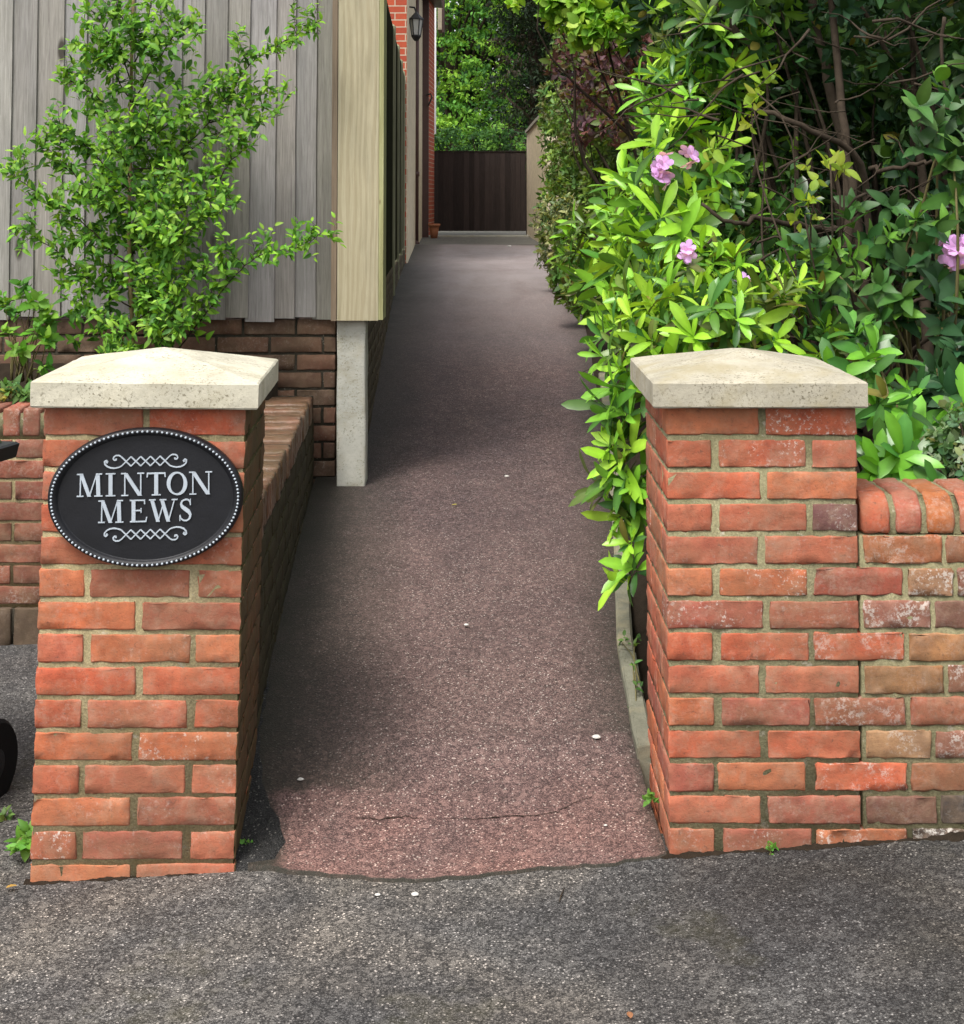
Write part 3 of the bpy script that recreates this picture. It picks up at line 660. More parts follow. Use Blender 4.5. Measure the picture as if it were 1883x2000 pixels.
V = [(sc_[0] + AX * r_ * math.cos(2 * math.pi * q / N), 3.487 + y_, sc_[2] + AZ * r_ * math.sin(2 * math.pi * q / N)) for r_, y_ in prof for q in range(N)] + [(sc_[0], 3.478, sc_[2])]
F = [(a * N + q, a * N + (q + 1) % N, (a + 1) * N + (q + 1) % N, (a + 1) * N + q) for a in range(len(prof) - 1) for q in range(N)] + [((len(prof) - 1) * N + q, (len(prof) - 1) * N + (q + 1) % N, len(V) - 1) for q in range(N)] + [tuple(range(N))[::-1]]
mb.add(V, F); mb.build('plate', M['iron'], t, True)
mb = MB()
for q in range(118):
    a = 2 * math.pi * q / 118; cxx, czz = sc_[0] + AX * .955 * math.cos(a), sc_[2] + AZ * .955 * math.sin(a)
    V = [(cxx, 3.463, czz)]; F = []
    for j, (rr, yy) in enumerate(((.0017, 3.4637), (.0027, 3.4655), (.0029, 3.468))):
        V += [(cxx + rr * math.cos(2 * math.pi * e / 7), yy, czz + rr * math.sin(2 * math.pi * e / 7)) for e in range(7)]
    F = [(0, 1 + e, 1 + (e + 1) % 7) for e in range(7)] + [(1 + j * 7 + e, 8 + j * 7 + e, 8 + j * 7 + (e + 1) % 7, 1 + j * 7 + (e + 1) % 7) for j in range(2) for e in range(7)]
    mb.add(V, F)
mb.build('beading', M['silver'], t, True)
TH, TN = .17, .055
class Letter:
    def __init__(s, mb, x, y, h): s.mb, s.x, s.y, s.h = mb, x, y, h; s.q = 0
    def seg(s, a, b, w_):
        p = lambda v: (s.x + v[0] * s.h, s.y + v[1] * s.h)
        s.q += 1; a, b = np.array(p(a)), np.array(p(b)); hw = np.array((w_ * s.h / 2, 0))
        if abs(b[1] - a[1]) < 1: hw = np.array((0, w_ * s.h / 2))
        A = np.array([a - hw, b - hw]); B = np.array([a + hw, b + hw])
        if abs(b[1] - a[1]) < 1: A, B = np.array([a + hw, b + hw]), np.array([a - hw, b - hw])
        strip2(s.mb, A, B, 3.4785, .0042 + s.q * .00012)
    def serif(s, x, y, w_=.3): s.seg((x - w_ / 2, y), (x + w_ / 2, y), .045)
    def curve(s, pts, wd):
        s.q += 1; strip(s.mb, [(s.x + a * s.h, s.y + b * s.h) for a, b in pts], np.asarray(wd) * s.h, 3.4785, .0042 + s.q * .00012)
    def M_(s, W=1.05):
        s.seg((.12, 0), (.14, 1), TN); s.seg((W - .13, 0), (W - .16, 1), TH); s.seg((.16, 1), (.52, .0), TH * .95); s.seg((.52, 0), (W - .2, 1), TN)
        s.serif(.12, .02); s.serif(W - .13, .02, .36); s.serif(.09, .98, .22); s.serif(W - .10, .98, .26)
    def I_(s): s.seg((.3, 0), (.3, 1), TH); s.serif(.3, .02, .42); s.serif(.3, .98, .42)
    def N_(s): s.seg((.16, 0), (.16, 1), TN); s.seg((.86, 0), (.86, 1), TN); s.seg((.18, .99), (.83, .0), TH * 1.05); s.serif(.16, .02, .30); s.serif(.86, .98, .30); s.serif(.1, .98, .22)
    def T_(s):
        s.seg((.43, 0), (.43, 1), TH); s.serif(.43, .02, .4); s.seg((.02, .965), (.84, .965), .06); s.seg((.03, .80), (.05, .98), .05); s.seg((.83, .80), (.81, .98), .05)
    def O_(s):
        a = np.linspace(0, 2 * math.pi, 41)[:-1]
        p = np.stack([.46 + .37 * np.cos(a), .5 + .475 * np.sin(a)], 1); wd = TN + (TH - TN) * np.abs(np.cos(a + .25)) ** 1.5
        s.q += 1; strip(s.mb, p * s.h + (s.x, s.y), wd * s.h, 3.4785, .0043, True)
    def E_(s):
        s.seg((.22, 0), (.22, 1), TH); s.seg((.06, .975), (.74, .975), .05); s.seg((.06, .025), (.80, .025), .05); s.seg((.2, .52), (.56, .52), .05)
        s.seg((.72, .80), (.71, .99), .05); s.seg((.81, .22), (.77, .01), .05); s.seg((.56, .42), (.56, .62), .045)
    def W_(s):
        s.seg((.1, 1), (.38, 0), TH * .95); s.seg((.38, 0), (.64, .9), TN); s.seg((.55, 1), (.84, 0), TH * .95); s.seg((.84, 0), (1.12, 1), TN)
        s.serif(.12, .98, .3); s.serif(.6, .98, .3); s.serif(1.12, .98, .26)
    def S_(s):
        pts = [(.54, .74), (.53, .88), (.44, .965), (.3, .97), (.17, .90), (.13, .77), (.19, .64), (.34, .53), (.48, .42), (.55, .28), (.51, .12), (.39, .03), (.25, .03), (.13, .11), (.09, .27)]
        wd = [.03, .05, .06, .06, .07, .10, .14, .17, .16, .11, .08, .06, .055, .05, .03]
        q = np.linspace(0, len(pts) - 1, 40); pp = np.array(pts); s.curve(np.stack([np.interp(q, range(len(pts)), pp[:, 0]), np.interp(q, range(len(pts)), pp[:, 1])], 1), np.interp(q, range(len(pts)), wd))
        s.seg((.55, .72), (.55, .99), .04); s.seg((.08, .02), (.08, .28), .04)
mb = MB(); H1 = 192
for ch, x in (('M', -573), ('I', -352), ('N', -205), ('T', 8), ('O', 178), ('N', 370)): getattr(Letter(mb, x, 18, H1), ch + '_')()
mb.build('lettering', M['silver'], t)
mb = MB()
for ch, x in (('M', -392), ('E', -142), ('W', 35), ('S', 276)): getattr(Letter(mb, x, -205, 188), ch + '_')()
mb.build('lettering', M['silver'], t)
for sgn, yc in ((1, 308), (-1, -308)):
    mb = MB(); x0, dx, hh = -205, 82, 40
    for ph in (0, 1):
        pts = [(x0 + dx * q, yc + sgn * (hh if (q + ph) % 2 else -hh)) for q in range(6)]
        tail = []
        lo = -1 if (0 + ph) % 2 else 1
        for q in range(len(pts) - 1): strip(mb, [pts[q], pts[q + 1]], 10, 3.4785, .0036 + .0002 * (q % 2) + .0004 * ph)
        for end, sx in ((pts[0], -1), (pts[-1], 1)):
            up = sgn * (1 if (end[1] - yc) * sgn < 0 else -1)
            # scrolled tail that leaves the lattice and curls over
            if up * sgn > 0: c_ = [(0, 0), (.4, -.18), (.9, -.28), (1.4, -.22), (1.85, .0), (2.15, .35), (2.2, .75), (2.0, .9), (1.82, .7), (1.95, .5)]
            else: c_ = [(0, 0), (.3, .25), (.75, .25), (1.05, .0), (1.12, -.35), (.95, -.6), (.72, -.55), (.72, -.3)]
            kx, ky = (64, up * 56) if up * sgn > 0 else (60, -up * 46)
            cc = [(end[0] + sx * a * kx, end[1] + ky * b) for a, b in c_]
            qq = np.linspace(0, len(cc) - 1, 28); ca = np.array(cc)
            strip(mb, np.stack([np.interp(qq, range(len(cc)), ca[:, 0]), np.interp(qq, range(len(cc)), ca[:, 1])], 1), np.interp(qq, [0, 10, 27], [9, 15, 9]), 3.4785, .0040 + .0004 * ph)
    mb.build('scroll_ornament', M['silver'], t)
t.rotation_euler = (0, math.radians(-.6), math.radians(2.8))

# ------------------------------------------------------------------ wheelie bin mostly outside the frame on the left
t = thing('wheelie_bin', 'dark wheelie bin at the left edge, only lid corner and wheel in view', 'bin', (-1.585, 3.85, -.06))
mb = MB()
def fr(z, hx, hy): return [(-1.585 - hx, 3.85 - hy, z), (-1.585 + hx, 3.85 - hy, z), (-1.585 + hx, 3.85 + hy, z), (-1.585 - hx, 3.85 + hy, z)]
R = [fr(.05, .19, .18), fr(.10, .205, .20), fr(.80, .21, .235), fr(.835, .22, .25), fr(.84, .2, .22)]
V = [p for r_ in R for p in r_]; F = [(a * 4 + q, a * 4 + (q + 1) % 4, a * 4 + 4 + (q + 1) % 4, a * 4 + 4 + q) for a in range(4) for q in range(4)] + [(3, 2, 1, 0), (16, 17, 18, 19)]
mb.add(V, F); mb.build('body', M['bin_plastic'], t)
mb = MB(); R = [fr(.842, .262, .285), fr(.878, .268, .292), fr(.883, .262, .287)]; V = [p for r_ in R for p in r_]
mb.add(V, [(a * 4 + q, a * 4 + (q + 1) % 4, a * 4 + 4 + (q + 1) % 4, a * 4 + 4 + q) for a in range(2) for q in range(4)] + [(3, 2, 1, 0), (8, 9, 10, 11)])
lid = mb.build('lid', M['bin_plastic'], t)
mb = MB(); R = [fr(.884, .235, .26), fr(.915, .22, .245), fr(.925, .15, .18)]; V = [p for r_ in R for p in r_]
mb.add(V, [(a * 4 + q, a * 4 + (q + 1) % 4, a * 4 + 4 + (q + 1) % 4, a * 4 + 4 + q) for a in range(2) for q in range(4)] + [(3, 2, 1, 0), (8, 9, 10, 11)]); mb.build('lid_panel', M['bin_green'], t)
for sx in (-1, 1):
    mb = MB(); mb.lathe([(.06, -.025), (.105, -.025), (.115, -.015), (.115, .015), (.105, .025), (.06, .025)], (-1.585 + sx * .245, 4.05, .055), 28, axis='X'); wh = mb.build('wheel', M['rubber'], t)
    mb = MB(); mb.lathe([(.02, -.03), (.055, -.022), (.055, .022), (.02, .03)], (-1.585 + sx * .245, 4.05, .055), 20, axis='X'); mb.build('hub', M['bin_plastic'], wh)
mb = MB(); mb.tube([(-1.80, 4.05, .055), (-1.36, 4.05, .055)], .012, 8); mb.build('axle', M['bin_plastic'], t)
t.rotation_euler = (0, 0, math.radians(-14)); BIN = t

# ------------------------------------------------------------------ house beyond the fence, gate, rendered wall
k = NM('house_brick', .9, .2)
bt = k.n.new('ShaderNodeTexBrick'); bt.inputs['Scale'].default_value = 1; bt.inputs['Mortar Size'].default_value = .006; bt.inputs['Brick Width'].default_value = .225; bt.inputs['Row Height'].default_value = .075
bt.inputs['Color1'].default_value = (*lin(178, 84, 58), 1); bt.inputs['Color2'].default_value = (*lin(156, 72, 54), 1); bt.inputs['Mortar'].default_value = (.45, .38, .28, 1)
cm = k.n.new('ShaderNodeCombineXYZ'); k.l.new(k.math('ADD', k.sep(0), k.sep(1)), cm.inputs[0]); k.l.new(k.sep(2), cm.inputs[1]); k.l.new(cm.outputs[0], bt.inputs[0])
k.base(k.mix(k.ramp(k.noise(30, 4), [(.3, 0), (.7, .6)]), bt.outputs[0], k.mix(1, bt.outputs[0], (.75, .72, .7), 'MULTIPLY'))); M['house_brick'] = k.m
H = thing('brick_house', 'red brick house behind the side fence with a pale rendered flank', 'house', (-3, 18, .8))
def prism(mb, poly, z0, z1, col=(1, 1, 1, 0)):
    n = len(poly); V = [(x, y_, z0) for x, y_ in poly] + [(x, y_, z1) for x, y_ in poly]
    mb.add(V, [(i, (i + 1) % n, n + (i + 1) % n, n + i) for i in range(n)] + [tuple(range(n))[::-1], tuple(range(n, 2 * n))], col)
mb = MB(); prism(mb, [(-7, 15.7), (-.80, 15.7), (-.83, 16.4), (-.90, 16.5), (-1.06, 22.3), (-7, 22.3)], .8, 5.0); mb.build('wall', M['house_brick'], H)
mb = MB(); prism(mb, [(-.803, 15.72), (-.785, 15.75), (-.99, 22.2), (-1.04, 22.3), (-1.07, 22.29), (-.905, 16.5)], .82, 4.9); mb.build('rendered_flank', M['render'], H)
mb = MB(); prism(mb, [(-7, 22.31), (-.945, 22.31), (-1.03, 25.7), (-7, 25.7)], .82, 4.9); mb.build('wall', M['render'], H)
mb = MB(); prism(mb, [(-7, 25.71), (-.925, 25.71), (-.865, 26.9), (-7, 26.9)], .82, 5.0); mb.build('pier', M['house_brick'], H)
mb = MB(); zr = 5.0; mb.add([(-7.2, 15.5, zr), (-.72, 15.5, zr), (-.72, 27, zr), (-7.2, 27, zr), (-7.2, 15.5, zr + .12), (-.72, 15.5, zr + .12), (-3.9, 18.5, zr + 1.7), (-3.9, 24, zr + 1.7), (-.72, 27, zr + .12), (-7.2, 27, zr + .12)],
       [(0, 3, 2, 1), (0, 1, 5, 4), (1, 2, 8, 5), (2, 3, 9, 8), (3, 0, 4, 9), (4, 5, 6), (5, 8, 7, 6), (8, 9, 7), (9, 4, 6, 7)]); mb.build('roof', M['pipe'], H)
def pipe(x, Y, lab_z):
    mb = MB(); mb.tube([(x, Y, .86), (x, Y, 3.0), (x, Y, 5.0)], .036, 10)
    for z in (1.85, 4.0): mb.lathe([(.046, 0), (.046, .07)], (x, Y, z), 12)
    for z in (1.9, 4.05): mb.box((x - .075, Y - .01, z), (x + .02, Y + .03, z + .03))
    mb.tube([(x, Y, .90), (x, Y - .03, .87), (x + .02, Y - .09, .865)], .036, 10)
    return mb.build('downpipe', M['pipe'], H, True)
p_ = P(813, 470, 21.9); pipe(p_[0], 21.9, 0)
p_ = P(831, 463, 25.5); mb = MB(); mb.box((p_[0] - .055, 25.38, .86), (p_[0] + .055, 25.5, 5.0)); mb.build('boxed_pipe', M['pipe'], H)
p_ = P(846, 300, 27.2); mb = MB(); mb.tube([(p_[0], 27.2, .86), (p_[0], 27.2, 6.4)], .022, 8); mb.build('downpipe', M['black_paint'], H)
p0, p1 = P(853, -40, 28), P(848.5, 262, 28); mb = MB(); mb.box((p1[0] - .02, 28.0, p1[2]), (p1[0] + .03, 28.1, 6.5)); mb.build('white_board', M['white_paint'], H)
p1, p2 = P(855, 58, 28.2), P(866, 58, 28.2); mb = MB(); mb.box((p1[0], 28.2, p1[2]), (p2[0] - .03, 28.9, 6.5)); mb.build('eaves_board', M['render'], H)
mb = MB(); mb.box((p2[0] - .028, 28.19, p1[2] - .05), (p2[0] + .01, 28.95, 6.5)); mb.build('eaves_edge', M['pipe'], H)
# wall lantern
q = P(813, 50, 16.3); t = thing('wall_lantern', 'black carriage lantern mounted on the brick corner of the house', 'lamp', (q[0], 16.3, q[2]))
mb = MB(); mb.lathe([(.012, .13), (.03, .11), (.06, .075), (.085, .055), (.085, .045), (.02, .045)], (q[0], 16.3, q[2] + .02), 6); mb.lathe([(.02, -.17), (.035, -.15), (.055, -.12), (.055, -.105), (.02, -.105)], (q[0], 16.3, q[2]), 6)
for e in range(6):
    a = math.pi / 3 * e; mb.tube([(q[0] + .05 * math.cos(a), 16.3 + .05 * math.sin(a), q[2] - .107), (q[0] + .075 * math.cos(a), 16.3 + .075 * math.sin(a), q[2] + .066)], .006, 5)
mb.build('lantern_frame', M['black_paint'], t)
mb = MB(); mb.lathe([(.046, -.104), (.070, .064)], (q[0], 16.3, q[2]), 6); mb.build('lantern_glass', M['glass'], t)
mb = MB(); mb.tube([(q[0], 16.3, q[2] + .15), (q[0] - .02, 16.3, q[2] + .20), (q[0] - .10, 16.3, q[2] + .21), (q[0] - .14, 16.3, q[2] + .12)], .012, 6); mb.lathe([(.05, -.01), (.04, .012)], (q[0] - .135, 16.3, q[2] + .1), 10, axis='X'); mb.build('bracket', M['black_paint'], t)
# small iron hook on the house wall
q = P(838, 196, 25.3); mb = MB(); mb.tube([(q[0] - .05, 25.3, q[2] + .09), (q[0] + .03, 25.28, q[2] + .11), (q[0] + .05, 25.27, q[2] + .05), (q[0] + .01, 25.27, q[2] - .05), (q[0] - .02, 25.28, q[2] - .1)], .014, 6)
tag(mb.build('wall_hook', M['black_paint'], None, True), 'small black iron hook fixed to the house wall by the gate', 'hook')
# gate
gl_, gr_ = P(846, 296, 27)[0], P(1027, 296, 27)[0]
t = thing('timber_gate', 'dark brown boarded gate closing the far end of the path', 'gate', ((gl_ + gr_) / 2, 27, .86))
mb = MB(); n_ = 18
for q in range(n_):
    xa, xb = gl_ + (gr_ - gl_) * q / n_, gl_ + (gr_ - gl_) * (q + 1) / n_ - .003
    mb.box((xa, 27 + .004 * (q % 2), .93), (xb, 27.026, 2.37), (*(np.ones(3) * rng.uniform(.75, 1.5)), 0))
mb.build('boards', M['gate_wood'], t)
mb = MB(); mb.box((gl_, 26.985, 2.372), (gr_, 27.04, 2.388)); mb.build('top_rail', M['gate_wood'], t)
mb = MB(); mb.box((gl_, 27.031, .94), (gr_, 27.04, 2.36)); mb.build('backing_board', M['gate_wood'], t)
for x in (gl_ - .05, gr_ + .005):
    mb = MB(); mb.box((x, 26.98, .84), (x + .055, 27.1, 2.42)); mb.build('gate_post', M['gate_wood'], t)
# rendered wall on the right of the gate with a swept top
t = thing('rendered_wall', 'cream rendered garden wall with a swept coping right of the gate', 'wall', (.85, 24, .85))
mb = MB(); ms = [(27.0, 2.70), (26.6, 2.70), (25.5, 2.70), (24, 2.71), (22.5, 2.71), (21.2, 2.70), (20.6, 2.69)]
xr = lambda Y: .812 + (27 - Y) * .0115
V = []
for Yq, zq in ms: V += [(xr(Yq), Yq, .8), (xr(Yq), Yq, zq), (xr(Yq) + .22, Yq, zq), (xr(Yq) + .22, Yq, .8)]
F = [(q * 4 + e, q * 4 + 4 + e, q * 4 + 4 + (e + 1) % 4, q * 4 + (e + 1) % 4) for q in range(len(ms) - 1) for e in range(4)] + [(0, 1, 2, 3), tuple(len(V) - 4 + e for e in (3, 2, 1, 0))]
mb.add(V, F); mb.build('wall', M['render'], t)
mb = MB(); V = []
for Yq, zq in ms: V += [(xr(Yq) - .03, Yq, zq + .002), (xr(Yq) - .03, Yq, zq + .05), (xr(Yq) + .25, Yq, zq + .05), (xr(Yq) + .25, Yq, zq + .002)]
mb.add(V, F); mb.build('coping', M['concrete'], t)
# terracotta pot
q = P(848, 458, 24.9); t = thing('flower_pot', 'small terracotta pot standing by the house wall near the gate', 'pot', (q[0], 24.9, .86))
mb = MB(); mb.lathe([(.055, .86), (.075, 1.0), (.085, 1.06), (.10, 1.06), (.102, 1.10), (.09, 1.10), (.08, 1.06)], (q[0], 24.9, 0), 20); mb.build('pot', M['terracotta'], t, True)

# ------------------------------------------------------------------ foliage engine
PROF = {'lance': ([0, .1, .3, .55, .8, 1], [.10, .45, .92, 1.0, .62, .03]), 'ovate': ([0, .07, .2, .36, .52, .7, .87, 1], [.08, .42, .82, 1.0, .97, .76, .40, .02]),
        'oblong': ([0, .12, .35, .6, .85, 1], [.08, .38, .75, 1.0, .78, .05]), 'small': ([0, .25, .65, 1], [.15, .85, .85, .06]), 'petal': ([0, .3, .7, 1], [.25, .7, 1.0, .45])}
def norm(a): return a / (np.linalg.norm(a, axis=-1, keepdims=True) + 1e-9)
def leaf_arrays(rng, pos, d, n, L, W, col, prof='lance', fold=.25, droop=.3):
    pos = np.asarray(pos, float); N = len(pos); d = norm(d); side = norm(np.cross(d, n)); n = norm(np.cross(side, d))
    s, wv = (np.array(v) for v in PROF[prof]); m = len(s)
    L = np.broadcast_to(L, (N,)); W = np.broadcast_to(W, (N,)); dr = droop * rng.uniform(.2, 1.6, N)
    mid = pos[:, None] + d[:, None] * (L[:, None] * s)[..., None] - n[:, None] * ((L * dr)[:, None] * s ** 2)[..., None]
    hw = (W[:, None] / 2 * wv)[..., None]
    f = fold * rng.uniform(.3, 1.5, N)[:, None, None]
    wob = rng.normal(0, .06, (N, m, 1)) * hw
    A = mid - side[:, None] * hw + n[:, None] * (hw * f + wob); B = mid + side[:, None] * hw + n[:, None] * (hw * f - wob)
    V = np.stack([A, mid, B], 2).reshape(-1, 3)
    base = []
    for j in range(m - 1): base += [(j * 3, j * 3 + 3, j * 3 + 4, j * 3 + 1), (j * 3 + 1, j * 3 + 4, j * 3 + 5, j * 3 + 2)]
    Q = (np.array(base)[None] + (np.arange(N) * m * 3)[:, None, None]).reshape(-1, 4)
    cc = np.repeat(np.asarray(col, float)[:, None], m * 3, 1).reshape(N, m, 3, 3)
    cc[:, :, 1] *= 1.22
    C = np.concatenate([np.clip(cc.reshape(-1, 3), 0, 1), np.ones((N * m * 3, 1))], 1)
    return V, Q, C
def join_leaves(parts):
    V, Q, C, o = [], [], [], 0
    for v, q, c in parts: V.append(v); Q.append(q + o); C.append(c); o += len(v)
    return np.concatenate(V), np.concatenate(Q), np.concatenate(C)
def sph(rng, n): return norm(rng.normal(size=(n, 3)))
def shell(rng, blobs, dens, inner=.45, up=.25, squash=1.0):
    """rosette positions and axes on the lumpy surface of a union of blobs (centre, radius)"""
    PP, AA = [], []
    B = [(np.array(c), np.broadcast_to(np.asarray(r, float), (3,))) for c, r in blobs]
    for i, (c, r) in enumerate(B):
        n = max(3, int(dens * 4 * math.pi * (r.prod() ** (2 / 3))))
        a = sph(rng, n); f = np.where(rng.random(n) < .3, rng.uniform(inner, .85, n), rng.uniform(.85, 1.08, n))[:, None]
        p = c + a * r * f
        keep = np.ones(n, bool)
        for j, (c2, r2) in enumerate(B):
            if j != i: keep &= ~((((p - c2) / r2) ** 2).sum(1) < .45)
        PP.append(p[keep]); AA.append(a[keep])
    p = np.concatenate(PP); a = norm(np.concatenate(AA) + np.array((0, 0, up)) + rng.normal(0, .25, (len(p), 3)))
    return p, a
def rosettes(rng, p, a, k, L, W, pal, prof, tilt=(25, 85), young=None, fold=.25, droop=.3, sv=.36):
    """k leaves whorled round each axis; young: palette of the pale new growth at some tips"""
    n = len(p); ref = np.where(np.abs(a[:, 2:]) < .9, np.array((0, 0, 1.)), np.array((1., 0, 0)))
    u = norm(np.cross(a, ref)); v = np.cross(a, u)
    az = (np.arange(k) * 2.399 + rng.uniform(0, 6.28, (n, 1))) + rng.normal(0, .25, (n, k)); ti = np.radians(np.linspace(tilt[1], tilt[0], k) + rng.normal(0, 9, (n, k)))
    rad = np.cos(az)[..., None] * u[:, None] + np.sin(az)[..., None] * v[:, None]
    d = rad * np.sin(ti)[..., None] + a[:, None] * np.cos(ti)[..., None]
    isold = (rng.random((n, k)) < .012)[..., None]; nn = a[:, None] * np.sin(ti)[..., None] - rad * np.cos(ti)[..., None]
    pos = p[:, None] + a[:, None] * (np.linspace(-.25, 0.05, k) * np.mean(L))[None, :, None] + rng.normal(0, .004, (n, k, 3))
    rs = rng.uniform(1 - sv, 1 + sv, (n, 1)); LL = rs * rng.uniform(L[0], L[1], (n, k)); WW = LL * rng.uniform(W[0], W[1], (n, k))
    pal = np.array(pal); pi = rng.integers(0, len(pal), n); col = pal[pi][:, None] * rng.uniform(.68, 1.28, (n, k, 1)) * rng.uniform((.82, .95, .8), (1.2, 1.05, 1.3), (n, k, 3))
    if young is not None:
        yp, frac = young; yp = np.array(yp); isy = rng.random(n) < frac
        yc = yp[rng.integers(0, len(yp), n)][:, None] * rng.uniform(.8, 1.2, (n, k, 1)); inner = np.arange(k)[None] >= k // 3
        col = np.where((isy[:, None] & inner)[..., None], yc, col)
    if prof != 'small': col = np.where(isold & (col[..., 1:2] > .04), np.array((.17, .15, .03)), col)
    f = lambda x: x.reshape(-1, 3)
    return leaf_arrays(rng, f(pos), f(d), f(nn), LL.ravel(), WW.ravel(), f(col), prof, fold, droop)
def stems_to(rng, mb, base, tips, r0=.014, r1=.003, bend=.15, spread=.05):
    for tp in tips:
        b = np.array(base) + rng.normal(0, spread, 3) * (1, 1, 0); t_ = np.array(tp); m1 = b + (t_ - b) * .35 + rng.normal(0, bend, 3) * np.linalg.norm(t_ - b) + (0, 0, .12 * np.linalg.norm(t_ - b)); m2 = b + (t_ - b) * .7 + rng.normal(0, bend * .6, 3) * np.linalg.norm(t_ - b)
        q = np.linspace(0, 1, 9)[:, None]; cur = (1 - q) ** 3 * b + 3 * (1 - q) ** 2 * q * m1 + 3 * (1 - q) * q ** 2 * m2 + q ** 3 * t_
        mb.tube(cur, np.linspace(r0, r1, 9), 6)
def blob(px, py, Y, r): return (P(px, py, Y), r)
def flower_truss(rng, centre, axis, parent, n=7, R=.055, s=1.0):
    parts = []; axis = norm(np.array(axis, float)); 
    for q in range(n):
        dv = norm(axis * rng.uniform(.35, 1.2) + rng.normal(0, .65, 3)); c = np.array(centre) + dv * R * s
        ref = np.array((0, 0, 1.)) if abs(dv[2]) < .9 else np.array((1., 0, 0)); u = norm(np.cross(dv, ref)); v = np.cross(dv, u)
        a = np.arange(5) * 2 * math.pi / 5 + rng.uniform(0, 6); rad = np.cos(a)[:, None] * u + np.sin(a)[:, None] * v
        d = norm(rad * .85 + dv * .55); nn = norm(dv * .85 - rad * .5)
        col = np.array(lin(219, 172, 234)) * rng.uniform(.8, 1.15, (5, 1)); 
        parts.append(leaf_arrays(rng, np.tile(c, (5, 1)), d, nn, .036 * s * rng.uniform(.85, 1.1, 5), .030 * s, col, 'petal', -.2, .35))
    V, Q, C = join_leaves(parts); return quadmesh('flower', V, Q, C, M['petal'], parent)

G_YOUNG = [(.28, .52, .035), (.22, .46, .04), (.34, .55, .05), (.19, .42, .04)]
G_MID = [(.10, .17, .03), (.11, .14, .03), (.075, .19, .025), (.06, .16, .028), (.09, .21, .03), (.05, .14, .03)]
G_DARK = [(.028, .07, .02), (.036, .085, .025), (.022, .055, .022), (.05, .10, .03)]

def bush(name, label, cat, base, blobs, dens, k, L, W, pal, prof, mat, seed, young=None, up=.25, nst=10, r0=.014, tilt=(25, 85), fold=.25, droop=.3, group=None, bark='bark', inner=.45, extra=None):
    rng = np.random.default_rng(seed); t = thing(name, label, cat, base, group)
    p, a = shell(rng, blobs, dens, inner, up)
    parts = [rosettes(rng, p, a, k, L, W, pal, prof, tilt, young, fold, droop)]
    if extra: parts += extra(rng)
    V, Q, C = join_leaves(parts); quadmesh('foliage', V, Q, C, mat, t)
    mb = MB(); sel = rng.choice(len(p), min(nst, len(p)), replace=False); stems_to(rng, mb, base, p[sel], r0)
    mb.build('stems', M[bark], t, True)
    return t, p, a
RH = 'rhododendron_bush'
# A: pale rhododendron right behind the right pillar, spilling over the edging
A = [blob(1320, 660, 4.5, .15), blob(1410, 650, 4.45, .16), blob(1500, 640, 4.5, .15), blob(1590, 660, 4.5, .10), blob(1262, 690, 4.5, .08), blob(1250, 800, 4.42, .075), blob(1250, 900, 4.4, .07), blob(1250, 980, 4.38, .045),
     blob(1350, 580, 4.8, .15), blob(1280, 620, 4.8, .12), blob(1450, 590, 4.8, .15)]
def spillA(rng):
    pts = [(1178, 955, 4.4, (-1, -.3, .1)), (1215, 900, 4.35, (-.8, -.5, .3)), (1225, 960, 4.35, (-.7, -.6, .2)), (1200, 930, 4.38, (-.9, -.4, .2)), (1195, 870, 4.35, (-1, -.3, .3)), (1210, 1010, 4.35, (-.9, -.5, -.2)), (1230, 1060, 4.3, (-.4, -.6, .4)), (1220, 1130, 4.3, (-1, -.4, 0)), (1240, 1110, 4.3, (-.4, -.6, .5)), (1235, 950, 4.3, (-.6, -.7, .2)), (1180, 700, 4.5, (-1, -.2, .2)), (1190, 640, 4.7, (-1, -.2, .1)), (1205, 760, 4.4, (-1, -.3, .1)), (1215, 720, 4.45, (-.8, -.5, .3)), (1225, 830, 4.4, (-.9, -.4, .2)), (1215, 930, 4.35, (-1, -.3, 0)), (1175, 660, 4.6, (-1, -.3, .2)), (1210, 680, 4.5, (-.8, -.5, .2)), (1190, 800, 4.4, (-1, -.2, .1)), (1232, 880, 4.35, (-.7, -.6, .3)), (1200, 620, 4.8, (-1, -.2, .3)), (1225, 1000, 4.35, (-.7, -.6, 0))]
    p = np.array([P(x, y_, Y) for x, y_, Y, _ in pts]); a = norm(np.array([q[3] for q in pts], float))
    return [rosettes(rng, p, a, 9, (.075, .125), (.22, .31), G_MID, 'oblong', (25, 75), (G_YOUNG, .8))]
t, p, a = bush(RH, 'bright green rhododendron spilling over the path edging behind the right pillar', 'shrub', (.75, 4.6, .5), A, 105, 9, (.055, .105), (.22, .32), G_MID, 'oblong', M['leaf_gloss'], 31, (G_YOUNG, .62), .3, 26, .012, extra=spillA)
mb = MB()
rng = np.random.default_rng(77)
for (x0, y0, Y0), (x1, y1, Y1) in (((1300, 900, 4.5), (1178, 953, 4.4)), ((1300, 1010, 4.45), (1240, 1110, 4.3)), ((1320, 950, 4.45), (1210, 1010, 4.35)), ((1320, 860, 4.5), (1195, 870, 4.35))):
    q0, q1 = P(x0, y0, Y0), P(x1, y1, Y1); mb.tube([q0, (q0 + q1) / 2 + (0, 0, .015), q1], [.006, .004, .003], 6)
mb.build('branch', M['twig'], t, True)
flower_truss(rng, P(1345, 492, 4.7), (-.1, -1, .3), t, 3, .025, .78)
flower_truss(rng, P(1455, 555, 4.7), (-.1, -1, .3), t, 2, .02, .8)
